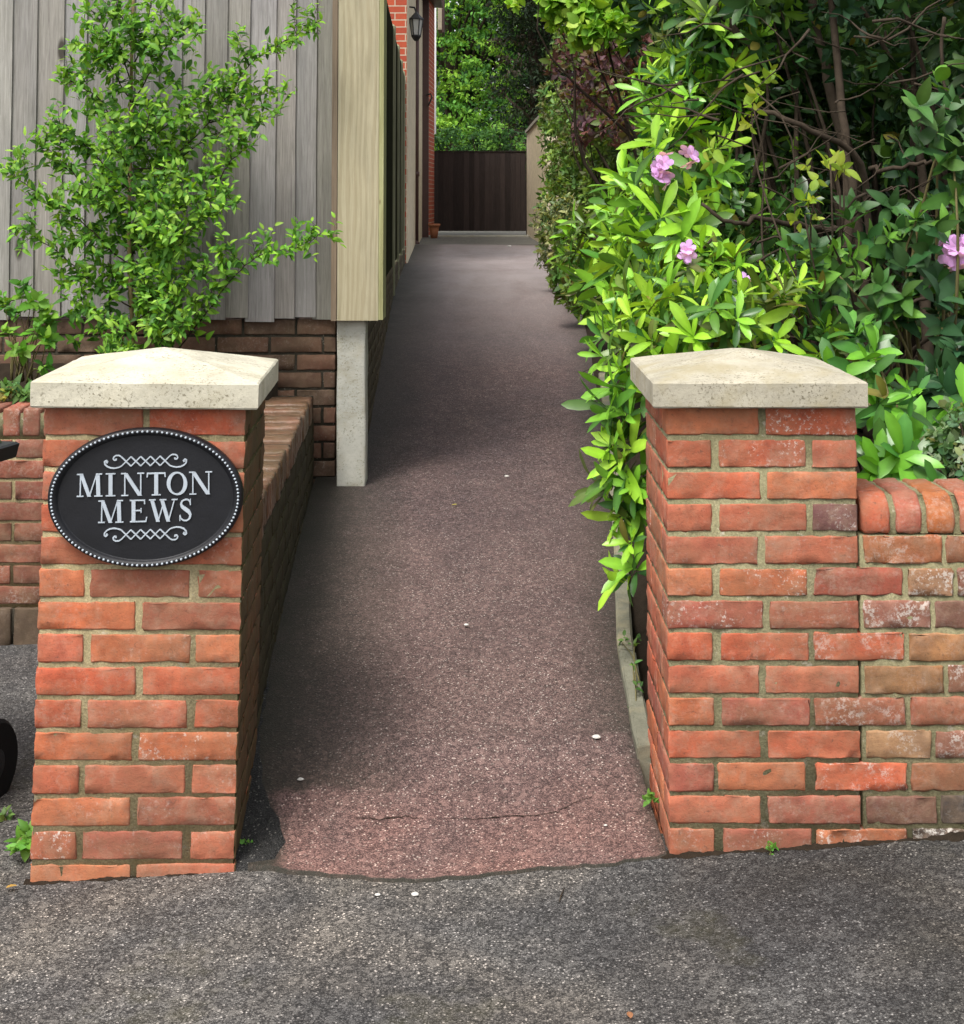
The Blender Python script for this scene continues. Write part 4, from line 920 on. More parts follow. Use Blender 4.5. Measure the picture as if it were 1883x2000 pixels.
# B: taller rhododendron along the path
B = [blob(1330, 210, 6.0, .19), blob(1325, 330, 5.7, .19), blob(1285, 410, 6.2, .2), blob(1190, 490, 7.0, .2), blob(1320, 490, 5.4, .2), blob(1270, 555, 5.6, .16), blob(1390, 90, 6.0, .22),
     blob(1168, 540, 7.4, .14), blob(1205, 580, 6.4, .14), blob(1400, -60, 6.2, .3), blob(1240, 450, 6.6, .14)]
t, p, a = bush(RH, 'tall rhododendron with long pale leaves and a pink flower cluster beside the path', 'shrub', (1.0, 6.2, .55), B, 72, 9, (.07, .135), (.21, .29), G_MID, 'oblong', M['leaf_gloss'], 32, (G_YOUNG, .75), .2, 30, .02)
B2 = [blob(1430, 200, 6.3, .24), blob(1440, 330, 6.1, .22), blob(1430, 440, 5.7, .18), blob(1500, 100, 6.4, .26), blob(1530, 250, 6.3, .2), blob(1540, 400, 5.9, .16), blob(1480, 520, 5.5, .16), blob(1580, 540, 5.4, .13), blob(1480, -20, 6.3, .28)]
bush(RH, 'darker twiggy rhododendron with mature leaves between the flowers and the bare trunks', 'shrub', (1.3, 6.0, .55), B2, 80, 8, (.045, .09), (.3, .42), [(.04, .10, .022), (.05, .125, .025), (.03, .08, .022)], 'oblong', M['leaf_gloss'], 36, ([(.13, .26, .03), (.16, .30, .03)], .22), .2, 40, .016)
flower_truss(rng, P(1300, 325, 5.2), (-.3, -1, .3), t, 6, .042, .9); flower_truss(rng, P(1342, 306, 5.2), (.2, -1, .3), t, 3, .025, .9); flower_truss(rng, P(1292, 352, 5.2), (-.3, -1, -.2), t, 2, .025, .8)
# C: dark evergreen laurel mass with bare trunks on the right
Cb = [blob(1450, 120, 6.6, .45), blob(1560, 60, 7.0, .5), blob(1720, 60, 6.6, .5), blob(1850, 120, 6.2, .45), blob(1500, 300, 6.6, .34), blob(1880, 330, 6.6, .4), blob(1800, 500, 7.0, .45), blob(1640, 420, 7.4, .4), blob(1850, 700, 6.4, .4), blob(1700, 700, 6.6, .35), blob(1500, 480, 6.6, .35), blob(1600, -120, 6.0, .6), blob(1850, -120, 5.8, .6), blob(1420, -80, 6.5, .5), blob(2050, 300, 5.8, .6), blob(2080, 700, 5.6, .5)]
t, p, a = bush('laurel_tree', 'large dark evergreen with bare brown trunks filling the right side', 'tree', (1.75, 6.3, .55), Cb, 70, 8, (.045, .085), (.38, .5), G_DARK, 'ovate', M['leaf_laurel'], 33, ([(.06, .13, .02)], .2), .15, 26, .02)
mb = MB()
trunks = [([(1630, 900, 5.6), (1640, 600, 5.7), (1665, 380, 5.8), (1630, 200, 5.9), (1590, 40, 6.0), (1560, -200, 6.1)], .026), ([(1700, 900, 5.5), (1690, 560, 5.5), (1655, 330, 5.5), (1640, 120, 5.6), (1610, -150, 5.7)], .02), ([(1820, 950, 5.6), (1810, 600, 5.6), (1800, 300, 5.8), (1760, -100, 6.0)], .022),
          ([(1700, 560, 5.5), (1690, 300, 5.4), (1560, 240, 5.2), (1440, 200, 5.3)], .013), ([(1650, 450, 5.4), (1560, 440, 5.2), (1480, 420, 5.1), (1440, 450, 5.0), (1360, 390, 5.0)], .010), ([(1690, 700, 5.2), (1520, 600, 5.0), (1420, 590, 4.9)], .011), ([(1883, 560, 5.0), (1780, 590, 5.1), (1690, 640, 5.2)], .007), ([(1883, 590, 4.9), (1790, 680, 4.9), (1700, 760, 5.0), (1680, 850, 5.0)], .007),
          ([(1690, 330, 5.3), (1760, 330, 5.2), (1830, 310, 5.1), (1883, 300, 5.0)], .008), ([(1480, 100, 5.8), (1400, 30, 5.9), (1360, -80, 6)], .016), ([(1660, 430, 5.2), (1730, 350, 5.0), (1810, 400, 4.9)], .004), ([(1845, 20, 5.0), (1840, 150, 5.0), (1852, 260, 5.0)], .006)]
for pts, r_ in trunks:
    w_ = np.array([P(*q) for q in pts]); s_ = np.linspace(0, len(w_) - 1, len(w_) * 4)
    cur = np.stack([np.interp(s_, range(len(w_)), w_[:, c_]) for c_ in range(3)], 1); kk_ = np.ones(5) / 5; pad = np.pad(cur, ((2, 2), (0, 0)), 'edge'); cur = np.stack([np.convolve(pad[:, c_], kk_, 'valid') for c_ in range(3)], 1)
    cur[1:-1] += rng.normal(0, .006, cur[1:-1].shape); mb.tube(cur, np.linspace(r_ * 1.15, r_ * .6, len(cur)), 8)
mb.build('trunk', M['bark'], t, True)
for q in range(80):
    mb = MB(); x0, y0, Y0 = rng.uniform(1330, 1900), rng.uniform(20, 720), rng.uniform(4.75, 5.8); an = rng.uniform(-.6, .9) + (math.pi if rng.random() < .5 else 0); ln = rng.uniform(60, 260)
    pts = np.array([P(x0 + ln * f * math.cos(an), y0 - ln * f * math.sin(an), Y0 + rng.normal(0, .03)) for f in np.linspace(0, 1, 6)]); pts[1:] += np.cumsum(rng.normal(0, .012, (5, 3)), 0)
    s_ = np.linspace(0, 5, 16); cur = np.stack([np.interp(s_, range(6), pts[:, c_]) for c_ in range(3)], 1); mb.tube(cur, np.linspace(rng.uniform(.002, .006), .0012, 16), 5); mb.build('twig', M['bark'], t, True)
# D: laurel sprays in front of the dark trunks, right edge
def spray_bush(name, label, pts, base, seed, k=6, L=(.06, .11), W=(.38, .5), pal=G_MID, young=None, prof='ovate', flowers=()):
    rng = np.random.default_rng(seed); t = thing(name, label, 'shrub', base)
    p = np.array([P(x, y_, Y) for x, y_, Y in pts]); p = np.concatenate([p] + [p + rng.normal(0, .055, p.shape) for _ in range(3)])
    a = norm(np.array((-.15, -.75, .55)) + rng.normal(0, .4, p.shape))
    V, Q, C = rosettes(rng, p, a, k, L, W, pal, prof, (30, 85), young, .2, .3)
    quadmesh('foliage', V, Q, C, M['leaf_laurel' if prof == 'ovate' else 'leaf_gloss'], t)
    mb = MB(); stems_to(rng, mb, base, p[:len(pts)], .008, .003, .12); mb.build('stems', M['twig'], t, True)
    for f in flowers: flower_truss(rng, P(*f[:3]), (-.2, -1, .2), t, f[3], .045, 1.0)
    return t
spray_bush('laurel_bush', 'broad leaved laurel shoots at the right edge with a mauve flower', [(1590, 480, 4.6), (1640, 540, 4.6), (1740, 400, 4.7), (1700, 470, 4.7), (1790, 430, 4.6), (1770, 520, 4.6), (1720, 560, 4.6), (1860, 300, 4.6), (1870, 380, 4.6), (1850, 440, 4.6), (1830, 250, 4.7), (1860, 200, 4.8), (1700, 610, 4.7), (1660, 640, 4.7), (1760, 620, 4.7), (1840, 560, 4.7)], (1.45, 4.9, .6), 41, 7, (.045, .088), (.40, .54), [(.05, .125, .025), (.035, .09, .024), (.06, .145, .03)], ([(.12, .27, .035)], .22), flowers=((1868, 492, 4.6, 7),))
spray_bush('young_rhododendron', 'young bright rhododendron shoots growing over the low wall beside the right pillar', [(1752, 790, 4.1), (1770, 905, 3.95), (1715, 925, 3.95), (1745, 850, 4.2), (1705, 690, 4.3), (1820, 830, 4.3), (1690, 740, 4.3)], (1.13, 4.1, .55), 42, 7, (.075, .115), (.27, .36), [(.08, .22, .03), (.06, .17, .03)], ([(.14, .36, .03)], .6), 'oblong')
spray_bush('laurel_bush', 'dull dark green laurel leaves above the wall at the right edge', [(1850, 760, 4.4), (1870, 800, 4.4), (1830, 720, 4.5), (1870, 680, 4.5), (1800, 760, 4.6), (1880, 850, 4.4), (1840, 640, 4.6)], (1.5, 4.5, .6), 43, 6, (.055, .10), (.42, .52), [(.03, .08, .026), (.024, .06, .022)])
tb = bush('ivy_clump', 'small leaved variegated ivy trailing on top of the low wall at the right', 'plant', (1.25, 3.95, .8), [blob(1860, 880, 3.95, .06), blob(1830, 900, 3.95, .05), blob(1880, 830, 4.0, .06), blob(1900, 900, 3.9, .07)], 700, 5, (.018, .03), (.6, .8), [(.12, .2, .09), (.07, .14, .05), (.3, .36, .2)], 'small', M['leaf_soft'], 44, None, .3, 8, .004)
bush('yellow_bramble', 'sparse yellow green bramble leaves hanging in front of the dark trunks', 'plant', (1.15, 4.7, .7), [blob(1590, 330, 4.6, .05), blob(1640, 320, 4.7, .04), blob(1590, 400, 4.5, .03), blob(1572, 432, 4.5, .03), blob(1500, 170, 5.0, .06), blob(1480, 230, 4.9, .05), blob(1400, 300, 4.8, .05)], 90, 4, (.03, .055), (.45, .6), [(.22, .34, .03), (.30, .40, .05)], 'ovate', M['leaf_soft'], 45, None, .1, 9, .004)
# E: clipped small leaved hedge, purple shrub, maple, variegated shrub farther up the path
bush('privet_hedge', 'small leaved green hedge beyond the rhododendron along the right of the path', 'hedge', (1.35, 13, .84), [blob(1142, 330, 13, .32), blob(1152, 240, 13.5, .34), blob(1182, 400, 12, .32), blob(1202, 300, 12, .4), blob(1232, 180, 12.5, .45), blob(1147, 480, 11.6, .24), blob(1192, 500, 10.5, .25), blob(1182, 90, 13.5, .5), blob(1262, 350, 11.5, .45), blob(1247, 60, 12.5, .5), blob(1098, 235, 14.2, .2), blob(1092, 195, 14.6, .2), blob(1112, 330, 13.5, .24), blob(1105, 260, 14.2, .25), blob(1105, 400, 12.6, .22), blob(1120, 545, 10.0, .15), blob(1150, 570, 9.0, .15), blob(1125, 500, 10.8, .18)], 250, 6, (.035, .06), (.45, .6), [(.085, .165, .035), (.11, .21, .035), (.14, .22, .05), (.12, .13, .045)], 'small', M['leaf_soft'], 51, ([(.22, .34, .06)], .22), .2, 14, .02)
bush('purple_shrub', 'copper purple leaved shrub growing through the hedge', 'shrub', (1.3, 11.6, .84), [blob(1108, 130, 11.8, .15), blob(1138, 90, 11.8, .2), blob(1168, 160, 11.2, .2), blob(1208, 110, 11.2, .25), blob(1138, 190, 11.6, .15), blob(1198, 200, 10.8, .14), blob(1148, 250, 11.2, .12), blob(1218, 260, 10.2, .1), blob(1213, 40, 11.4, .25), blob(1198, 250, 10.6, .10)], 170, 6, (.04, .07), (.45, .6), [(.13, .062, .062), (.16, .07, .06), (.10, .052, .055), (.13, .10, .05)], 'ovate', M['leaf_soft'], 52, ([(.10, .15, .03)], .22), .1, 14, .016)
bush('maple_tree', 'bright lime green maple branch hanging over the hedge at the top', 'tree', (1.7, 9.4, .84), [blob(1100, 5, 9.2, .13), blob(1150, 25, 9.2, .14), blob(1195, 15, 9.2, .15), blob(1070, 0, 9.2, .08), blob(1135, 60, 9.2, .07), blob(1170, 70, 9.0, .06), blob(1210, -60, 9.2, .3), blob(1120, -80, 9.3, .25), blob(1010, -5, 9.2, .05), blob(1120, 92, 9.2, .035), blob(1150, 50, 9.1, .1), blob(1210, 60, 9.0, .08), blob(1090, 40, 9.2, .06)], 190, 6, (.045, .085), (.6, .85), [(.24, .44, .03), (.20, .40, .04), (.28, .46, .05)], 'ovate', M['leaf_soft'], 53, None, .3, 12, .018)
bush('variegated_shrub', 'cream edged variegated shrub at the foot of the rendered wall', 'shrub', (.98, 12.2, .8), [blob(1091, 430, 12.2, .2), blob(1106, 480, 11.6, .22), blob(1091, 500, 11.8, .16), blob(1126, 430, 11.8, .2), blob(1126, 520, 10.6, .13)], 260, 6, (.03, .055), (.4, .55), [(.16, .21, .08), (.30, .34, .16), (.09, .14, .045)], 'small', M['leaf_soft'], 54, ([(.42, .44, .2)], .25), .2, 12, .01)

# F: the climbing shrub against the grey fence
rng = np.random.default_rng(61)
t = thing('climbing_shrub', 'leafy light green climbing shrub trained up a cane against the grey fence', 'shrub', P(258, 690, 6.05))
br = [[(256, 520, 6.0), (190, 470, 5.95), (120, 400, 5.9), (60, 370, 5.85), (5, 330, 5.85)], [(256, 600, 6.0), (170, 540, 5.95), (100, 480, 5.9), (20, 440, 5.85)], [(256, 440, 6), (190, 380, 5.95), (110, 320, 5.9), (70, 285, 5.85)],
      [(256, 380, 6), (190, 310, 5.95), (130, 260, 5.9), (100, 250, 5.9)], [(256, 260, 6.05), (190, 190, 6), (125, 140, 5.95)], [(256, 200, 6.05), (200, 110, 6), (150, 90, 5.95)], [(258, 130, 6.1), (210, 50, 6), (160, -20, 6)], [(258, 130, 6.1), (290, 60, 6), (300, -30, 6)],
      [(258, 200, 6.05), (310, 120, 6), (360, 40, 6.0), (395, 70, 5.95)], [(258, 300, 6), (330, 240, 6), (380, 190, 5.95)], [(258, 330, 6), (330, 330, 6), (420, 270, 6), (480, 270, 5.95)], [(300, 340, 6), (400, 245, 6.0), (450, 180, 6.0), (500, 120, 6.0), (560, 75, 6.02), (625, 40, 6.05)],
      [(410, 240, 6.0), (470, 215, 5.95), (540, 215, 5.95)], [(440, 200, 6), (500, 190, 6), (545, 190, 5.95)], [(258, 480, 6), (340, 420, 5.95), (400, 400, 5.9), (440, 380, 5.9)], [(258, 560, 6), (340, 500, 5.9), (400, 450, 5.85), (440, 420, 5.85)],
      [(340, 690, 6), (400, 610, 5.9), (440, 560, 5.85), (500, 515, 5.85), (560, 500, 5.85), (625, 480, 5.85)], [(258, 640, 6), (310, 600, 5.9), (370, 570, 5.85)], [(300, 690, 6), (340, 640, 5.9), (370, 610, 5.85)], [(258, 650, 6), (200, 610, 5.9), (150, 590, 5.9)],
      [(300, 690, 6), (310, 660, 5.8), (350, 660, 5.75)], [(258, 680, 6), (225, 690, 5.8), (200, 695, 5.75)], [(400, 400, 5.95), (440, 330, 5.95), (480, 300, 5.95), (490, 285, 5.95)], [(256, 420, 6), (300, 390, 5.85), (340, 330, 5.8)], [(256, 350, 6), (230, 300, 5.8), (200, 290, 5.75)], [(256, 470, 6), (290, 440, 5.8), (330, 460, 5.75)], [(256, 300, 6), (290, 250, 5.85), (300, 200, 5.85)], [(256, 500, 6.1), (300, 470, 6.1), (360, 470, 6.1)], [(256, 360, 6.1), (300, 310, 6.1), (350, 290, 6.1)], [(256, 420, 6.1), (310, 360, 6.1), (360, 350, 6.1)], [(256, 450, 6.1), (210, 420, 6.1), (170, 440, 6.05)], [(256, 560, 6.1), (220, 520, 6.05), (180, 520, 6)], [(256, 510, 6.05), (300, 520, 5.95), (350, 540, 5.95)], [(256, 340, 6.12), (220, 330, 6.12), (190, 350, 6.1)], [(256, 400, 6.05), (220, 360, 5.9), (210, 330, 5.9)], [(280, 640, 6), (290, 560, 5.9), (330, 540, 5.85)], [(256, 80, 6.1), (230, 10, 6.05), (225, -60, 6.05)], [(256, 160, 6.1), (240, 100, 6), (215, 120, 6)]]
parts = []; mb = MB(); L_, LD, LN, LL, LC = [], [], [], [], []
SP = [(.15, .30, .035), (.11, .27, .025), (.08, .22, .022), (.14, .32, .028), (.055, .16, .02)]; SY = [(.24, .44, .03), (.20, .40, .03), (.27, .45, .06)]
tips = []
def run(pts, r_, depth):
    w_ = np.array([P(*q) for q in pts]) if depth == 0 else pts
    s_ = np.linspace(0, len(w_) - 1, max(6, len(w_) * 5)); cur = np.stack([np.interp(s_, range(len(w_)), w_[:, c_]) for c_ in range(3)], 1)
    cur[1:] += np.cumsum(rng.normal(0, .004, cur[1:].shape), 0); cur[:, 1] = np.minimum(cur[:, 1], 6.27)
    mb.tube(cur, np.linspace(r_, r_ * .35, len(cur)), 5)
    seg_ = np.linalg.norm(np.diff(cur, axis=0), axis=1); tot = seg_.sum(); n_ = int(tot / (.0125 if depth == 0 else .0150)); s0 = .12 if depth == 0 else .05
    for q in range(n_):
        f = s0 + (1 - s0) * q / max(1, n_ - 1); x = f * (len(cur) - 1); i = min(int(x), len(cur) - 2); pp = cur[i] + (cur[i + 1] - cur[i]) * (x - i); tn = norm(cur[i + 1] - cur[i])
        sd = norm(np.cross(tn, (0, -1., .3))) * (1 if q % 2 else -1)
        for e in range(1 if depth == 0 else 1):
            L_.append(pp); LD.append(norm(tn * .55 + sd * .8 + rng.normal(0, .35, 3) + np.array((0, -.25, .1)))); LN.append(norm(np.array((0, -.55, .75)) + rng.normal(0, .3, 3)))
            LL.append(rng.uniform(.030, .056) * (1 - .25 * f)); pal = SY if rng.random() < (.10 + .75 * f ** 2.2 * (1 if depth == 0 else .6)) else SP; LC.append(np.array(pal[rng.integers(len(pal))]) * rng.uniform(.75, 1.2))
        if depth < 2 and q % ((4 if f < .6 else 5) if depth == 0 else 7) == 2 and tot * (1 - f) > -.1:
            ln = rng.uniform(.07, .18) * (1 - .4 * f) * (1 if depth == 0 else .6); dd = norm(tn * .5 + sd * rng.uniform(.5, 1.1) + rng.normal(0, .3, 3) + np.array((0, -.3, .15)))
            run(np.array([pp, pp + dd * ln * .5, pp + dd * ln + np.array((0, 0, .02))]), r_ * .5, depth + 1)
for b_ in br: run(b_, .0032, 0)
for q in range(230):
    c0 = P(268 + float(np.clip(rng.normal(0, 78), -125, 120)), rng.uniform(40, 680), rng.uniform(5.86, 6.2))
    for e in range(6):
        L_.append(c0 + rng.normal(0, .012, 3)); LD.append(norm(rng.normal(0, 1, 3) + np.array((0, -.5, .1)))); LN.append(norm(np.array((0, -.55, .75)) + rng.normal(0, .35, 3))); LL.append(rng.uniform(.030, .056)); pal = SY if rng.random() < .12 else SP[2:]; LC.append(np.array(pal[rng.integers(len(pal))]) * rng.uniform(.75, 1.2))
V, Q, C = leaf_arrays(rng, np.array(L_), np.array(LD), np.array(LN), np.array(LL), np.array(LL) * rng.uniform(.38, .5, len(LL)), np.array(LC), 'ovate', .3, .3)
quadmesh('foliage', V, Q, C, M['leaf_soft'], t); mb.build('stems', M['bark'], t, True)
mb = MB(); mb.tube([P(x, y_, Y) for x, y_, Y in ((262, 700, 6.05), (255, 560, 6.03), (252, 450, 6.03), (255, 300, 6.05), (257, 130, 6.1), (262, -80, 6.15))], [.009, .009, .0085, .008, .0075, .007], 7); mb.build('cane', M['cane'], t, True)
# low plants in the bed at far left
def weed(name, label, cat, pts, base, seed, L, W, pal, k=6, mat='leaf_soft', sp=.02, rep=2):
    rng = np.random.default_rng(seed); t = thing(name, label, cat, base)
    p = np.array([P(*q) for q in pts]); p = np.concatenate([p + rng.normal(0, sp, p.shape) * (i > 0) for i in range(rep)]); a = norm(np.array((0, -.45, .8)) + rng.normal(0, .35, p.shape))
    V, Q, C = rosettes(rng, p, a, k, L, W, pal, 'ovate', (30, 85), None, .2, .35); quadmesh('foliage', V, Q, C, M[mat], t)
    mb = MB(); stems_to(rng, mb, base, p[:max(2, len(p) // 2)], .0022 if L[1] < .036 else .004, .0012, .05, .004 if L[1] < .036 else .03); mb.build('stems', M['twig'], t, True); return t
weed('trailing_shrub', 'dark leafy trailing shrub at the lower left corner of the fence', 'shrub', [(60, 590, 5.9), (30, 610, 5.9), (90, 605, 5.9), (20, 650, 5.85), (70, 640, 5.85), (100, 630, 5.9), (35, 685, 5.8), (90, 715, 5.8), (10, 590, 5.95), (50, 560, 6.0), (95, 660, 5.85)], P(45, 745, 5.95), 71, (.04, .06), (.45, .6), SP, 6, rep=3)
weed('weed_clump', 'low broad leaved weeds on the yard wall left of the left pillar', 'plant', [(15, 770, 5.6), (35, 765, 5.6), (50, 775, 5.58), (5, 780, 5.6), (62, 765, 5.62), (25, 755, 5.7)], P(30, 795, 5.65), 72, (.03, .055), (.35, .5), [(.10, .2, .05), (.08, .17, .04), (.3, .28, .06)], 6)
weed('weed', 'small green weed at the left foot of the left pillar', 'plant', [(40, 1640, 3.62), (55, 1625, 3.62), (35, 1655, 3.6), (62, 1640, 3.62), (48, 1650, 3.6)], P(50, 1668, 3.62), 73, (.022, .034), (.5, .7), [(.10, .24, .03), (.13, .28, .04)], 5, sp=.008)
weed('weed', 'tiny pale weed in the yard below the bin wheel', 'plant', [(5, 1590, 3.85), (10, 1600, 3.85)], P(6, 1608, 3.85), 74, (.015, .022), (.5, .7), [(.14, .24, .06)], 4, sp=.006)
weed('weed', 'tiny sprig with round leaves at the right foot of the left pillar', 'plant', [(484, 1652, 3.6), (480, 1668, 3.59), (487, 1645, 3.6)], P(481, 1690, 3.57), 75, (.010, .016), (.7, .9), [(.12, .28, .04)], 3, sp=.004)
weed('weed', 'tiny green sprig at the foot of the right pillar front', 'plant', [(1506, 1660, 3.48), (1502, 1652, 3.48)], P(1507, 1672, 3.475), 76, (.010, .018), (.4, .6), [(.10, .24, .03)], 4, sp=.004)
weed('weed', 'tiny green weed between the path and the side of the right pillar', 'plant', [(1268, 1555, 3.7), (1274, 1560, 3.7)], P(1271, 1566, 3.7), 77, (.010, .016), (.5, .7), [(.12, .25, .04)], 4, sp=.004)
weed('weed', 'thin green weeds between the concrete edging and the right pillar', 'plant', [(1240, 1260, 4.35), (1236, 1300, 4.25), (1215, 1255, 4.45), (1245, 1340, 4.15), (1243, 1385, 4.1)], P(1245, 1330, 4.2), 78, (.010, .02), (.4, .6), [(.10, .20, .04), (.06, .13, .03)], 4, sp=.01)

# ------------------------------------------------------------------ trees beyond the gate
def far_tree(label, base, spots, L, pal, seed, young=None, trunk_r=.15, W=(.5, .75), reach=.7, n=26, sag=.35, thick=.10, nst=20):
    """each spot is the root of one drooping leafy spray"""
    rng = np.random.default_rng(seed); t = thing('background_tree', label, 'tree', base, 'trees beyond the gate')
    spots = np.array(spots); N = len(spots); an = rng.uniform(0, 2 * math.pi, N); ln = reach * rng.uniform(.4, 1.3, N)
    d0 = np.stack([np.cos(an), np.sin(an) * .8, rng.normal(.1, .2, N)], 1)
    f = rng.random((N, n)) ** .8
    p = spots[:, None] + d0[:, None] * (ln[:, None] * f)[..., None] + rng.normal(0, thick, (N, n, 3)) * (1, 1, .45)
    p[..., 2] -= sag * ln[:, None] * f ** 2
    d = norm(d0[:, None] * .6 + rng.normal(0, .6, (N, n, 3)) + (0, 0, -.25)); nn = norm(np.array((0, -.35, 1.)) + rng.normal(0, .4, (N, n, 3)))
    pal = np.array(pal); pc = pal[rng.integers(0, len(pal), N)]
    if young: yp = np.array(young[0]); yy = rng.random(N) < young[1]; pc = np.where(yy[:, None], yp[rng.integers(0, len(yp), N)], pc)
    col = pc[:, None] * rng.uniform(.7, 1.3, (N, n, 1)); LL = rng.uniform(L[0], L[1], N * n)
    V, Q, C = leaf_arrays(rng, p.reshape(-1, 3), d.reshape(-1, 3), nn.reshape(-1, 3), LL, LL * rng.uniform(W[0], W[1], N * n), col.reshape(-1, 3), 'small', .2, .3)
    quadmesh('crown', V, Q, C, M['leaf_far'], t)
    mb = MB(); b = np.array(base, float); top = spots[spots[:, 2].argmax()]
    mb.tube([b, b + (top - b) * .35 + rng.normal(0, .12, 3), b + (top - b) * .7 + rng.normal(0, .15, 3), top], [trunk_r, trunk_r * .8, trunk_r * .5, trunk_r * .2], 9)
    stems_to(rng, mb, b + (top - b) * .3, spots[rng.choice(N, min(nst, N), replace=False)], trunk_r * .25, .01, .08); mb.build('trunk', M['bark'], t, True)
rng = np.random.default_rng(90)
def spots_in(n, x0, x1, y0, y1, Y, dY): return [P(rng.uniform(x0, x1), rng.uniform(y0, y1), Y + rng.uniform(-dY, dY)) for _ in range(n)]
far_tree('light green layered beech tree behind the gate on the left', (-.6, 36.5, .8), spots_in(640, 800, 1010, -190, 330, 36, 1.8), (.07, .13), [(.16, .35, .05), (.10, .26, .045), (.21, .42, .06), (.06, .17, .035)], 91, ([(.27, .47, .06), (.22, .42, .05)], .38), .28, reach=.55)
far_tree('dark conifer behind the gate on the right', (1.1, 33, .8), spots_in(800, 978, 1130, -220, 340, 33.5, 1.2), (.06, .12), [(.018, .034, .016), (.025, .042, .018), (.036, .03, .02), (.014, .026, .014)], 92, None, .2, (.35, .55), .45, 32, .6, nst=7)
far_tree('dense mid green tree filling the gap far behind the gate', (.4, 44, .8), spots_in(1300, 640, 1500, -330, 420, 44, 1.0), (.22, .38), [(.03, .075, .02), (.045, .10, .025), (.02, .05, .018)], 93, None, .3, reach=.9, n=30, thick=.25)
far_tree('low leafy shrub showing just over the dark gate', (.3, 30.5, .8), spots_in(110, 850, 1020, 245, 330, 30.5, .5), (.05, .10), [(.045, .12, .03), (.06, .15, .03), (.03, .08, .025)], 94, ([(.15, .31, .05)], .3), .05, reach=.3, n=24, thick=.07)
# evergreen mass behind the laurel on the right
blobs_ = [blob(x, y_, 8.6, (.5, .5, .5)) for x in range(1540, 2300, 120) for y_ in range(-420, 900, 130)]
bush('holly_tree', 'dense dark evergreen closing the view behind the laurel trunks', 'tree', (2.4, 8.6, .6), blobs_, 34, 7, (.10, .16), (.42, .55), [(.010, .024, .010), (.014, .03, .012), (.008, .018, .009)], 'small', M['leaf_far'], 95, None, .1, 18, .03)

# ------------------------------------------------------------------ dark silt gathered where the pavement meets the brickwork
rng = np.random.default_rng(15)
for xa, xb, ya, yb, lab in ((.405, 2.5, 3.502, 3.502, 'line of dark silt along the foot of the right pillar and low wall'), (-1.05, -.575, 3.497, 3.522, 'line of dark silt along the foot of the left pillar')):
    n_ = int((xb - xa) / .008); xs_ = np.linspace(xa, xb, n_); yy = np.linspace(ya, yb, n_) + .006; sm = np.convolve(rng.normal(0, 1, n_ + 8), np.ones(9) / 9, 'valid')
    wd = np.clip(.013 + .016 * sm + rng.normal(0, .0022, n_), .002, .045); hh = np.clip(.005 + .008 * sm + rng.normal(0, .0014, n_), .001, .022)
    V = []
    for x, y_, w_, h_ in zip(xs_, yy, wd, hh): z = street_z(x); V += [(x, y_ - .006 - w_, z + .0005), (x, y_ - .006 - w_ * .45, z + h_ * .35 + .001), (x, y_, z + h_)]
    mb = MB(); mb.add(V, [(i * 3 + e, i * 3 + 3 + e, i * 3 + 4 + e, i * 3 + 1 + e) for i in range(n_ - 1) for e in range(2)]); tag(mb.build('silt', M['soil'], None, True), lab, 'silt', kind='stuff')
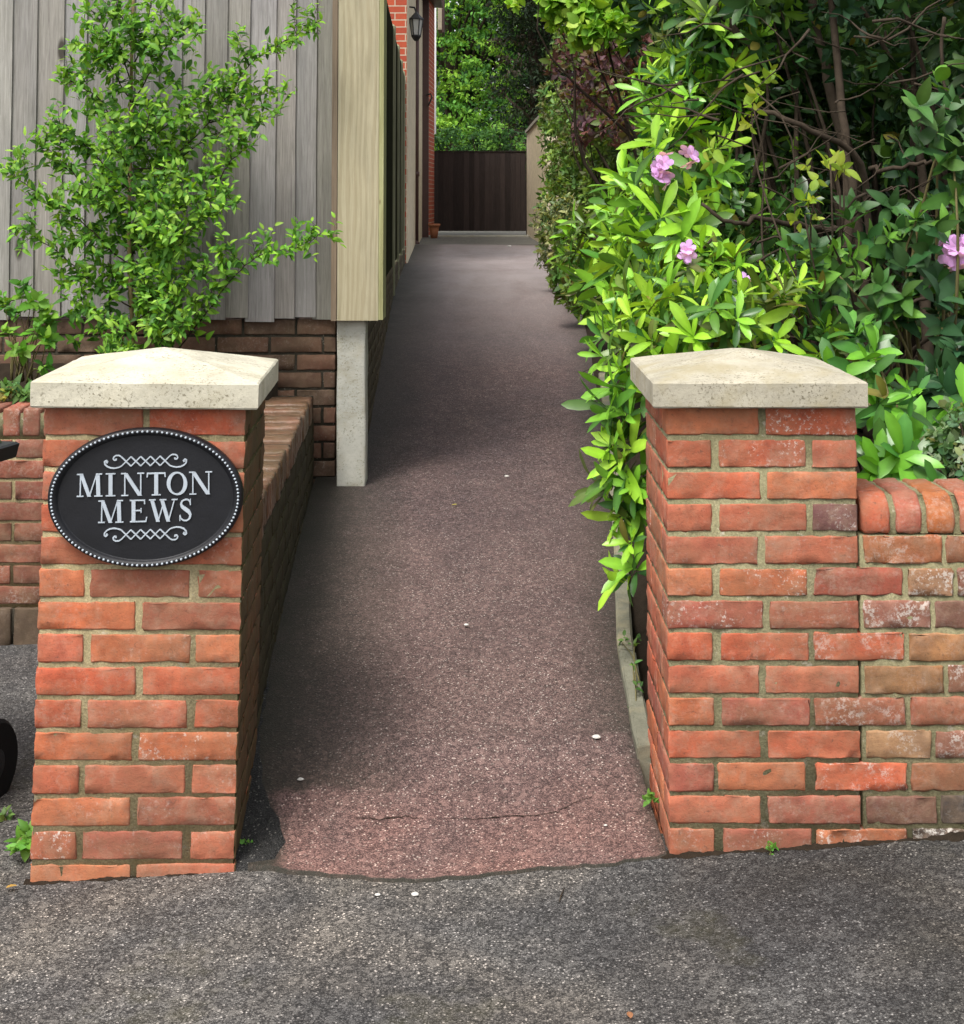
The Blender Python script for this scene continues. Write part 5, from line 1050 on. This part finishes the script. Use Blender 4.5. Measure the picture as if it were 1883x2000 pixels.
# ------------------------------------------------------------------ small litter
def hit_path(px, py):
    lo, hi = 2.2, 25.0
    for _ in range(50):
        m = (lo + hi) / 2; p = P(px, py, m); zz = path_z(p[0], m) + .006 if m > 3.45 else street_z(p[0]) + .002
        if p[2] > zz: lo = m
        else: hi = m
    return P(px, py, lo)
M['pebble'] = m_plain('pale_pebble', (.55, .53, .49), .8, .2, .15, 60)
peb = [((1165, 1441), .013, 'larger white pebble on the path near the right pillar'), ((587, 1523), .009, 'white pebble on the path beside the left pillar'), ((811, 1748), .010, 'white pebble on the pavement just before the path'), ((990, 931), .011, 'pale pebble on the middle of the path near the overhanging leaves'),
       ((1183, 1612), .005, 'tiny pale pebble on the reddish front of the path'), ((911, 1221), .009, 'flat grey pebble half way up the path'), ((995, 482), .03, 'white scrap at the far end of the path'), ((738, 1748), .007, 'small white pebble on the pavement left of its twin')]
for (px, py), r_, lab in peb:
    c = hit_path(px, py); mb = MB(); rg = np.random.default_rng(int(px)); V = []
    for j, (rr, hh) in enumerate(((.55, 0), (1, .25), (.95, .5), (.5, .78))):
        for e in range(9):
            a_ = 2 * math.pi * e / 9; V.append((c[0] + r_ * rr * math.cos(a_) * rg.uniform(.85, 1.1), c[1] + r_ * rr * .75 * math.sin(a_) * rg.uniform(.85, 1.1), c[2] - .001 + r_ * hh * .8))
    mb.add(V, [(j * 9 + e, j * 9 + (e + 1) % 9, j * 9 + 9 + (e + 1) % 9, j * 9 + 9 + e) for j in range(3) for e in range(9)] + [tuple(range(9))[::-1], tuple(range(27, 36))])
    tag(mb.build('pebble', M['pebble'], None, True), lab, 'pebble', 'pale pebbles on the ground')
def fallen(label, px, py, L, col, seed):
    rg = np.random.default_rng(seed); c = hit_path(px, py) + (0, 0, .004); a_ = rg.uniform(0, 6.28)
    V, Q, C = leaf_arrays(rg, [c], np.array([(math.cos(a_), math.sin(a_), .1)]), np.array([(0, 0, 1.)]), L, L * .55, np.array([col]), 'ovate', .3, .15)
    o = quadmesh('fallen_leaf', V, Q, C, M['leaf_soft'], None); tag(o, label, 'leaf', 'fallen leaves')
fallen('yellow fallen leaf in the middle of the path', 893, 987, .022, (.55, .5, .05), 1)
fallen('brown curled leaf on the pavement at the bottom edge', 1232, 1993, .022, (.35, .16, .08), 2)
fallen('orange leaf lying on the pavement left of the left pillar', 12, 1738, .024, (.5, .3, .08), 3)
q0, q1, q2 = (hit_path(*v) + (0, 0, .003) for v in ((1102, 1738), (1096, 1752), (1092, 1764)))
mb = MB(); mb.tube([q0, q1, q2], [.0012, .0020, .0010], 6); tag(mb.build('fallen_twig', M['bark'], None, True), 'short dark twig lying on the pavement just before the path', 'twig')
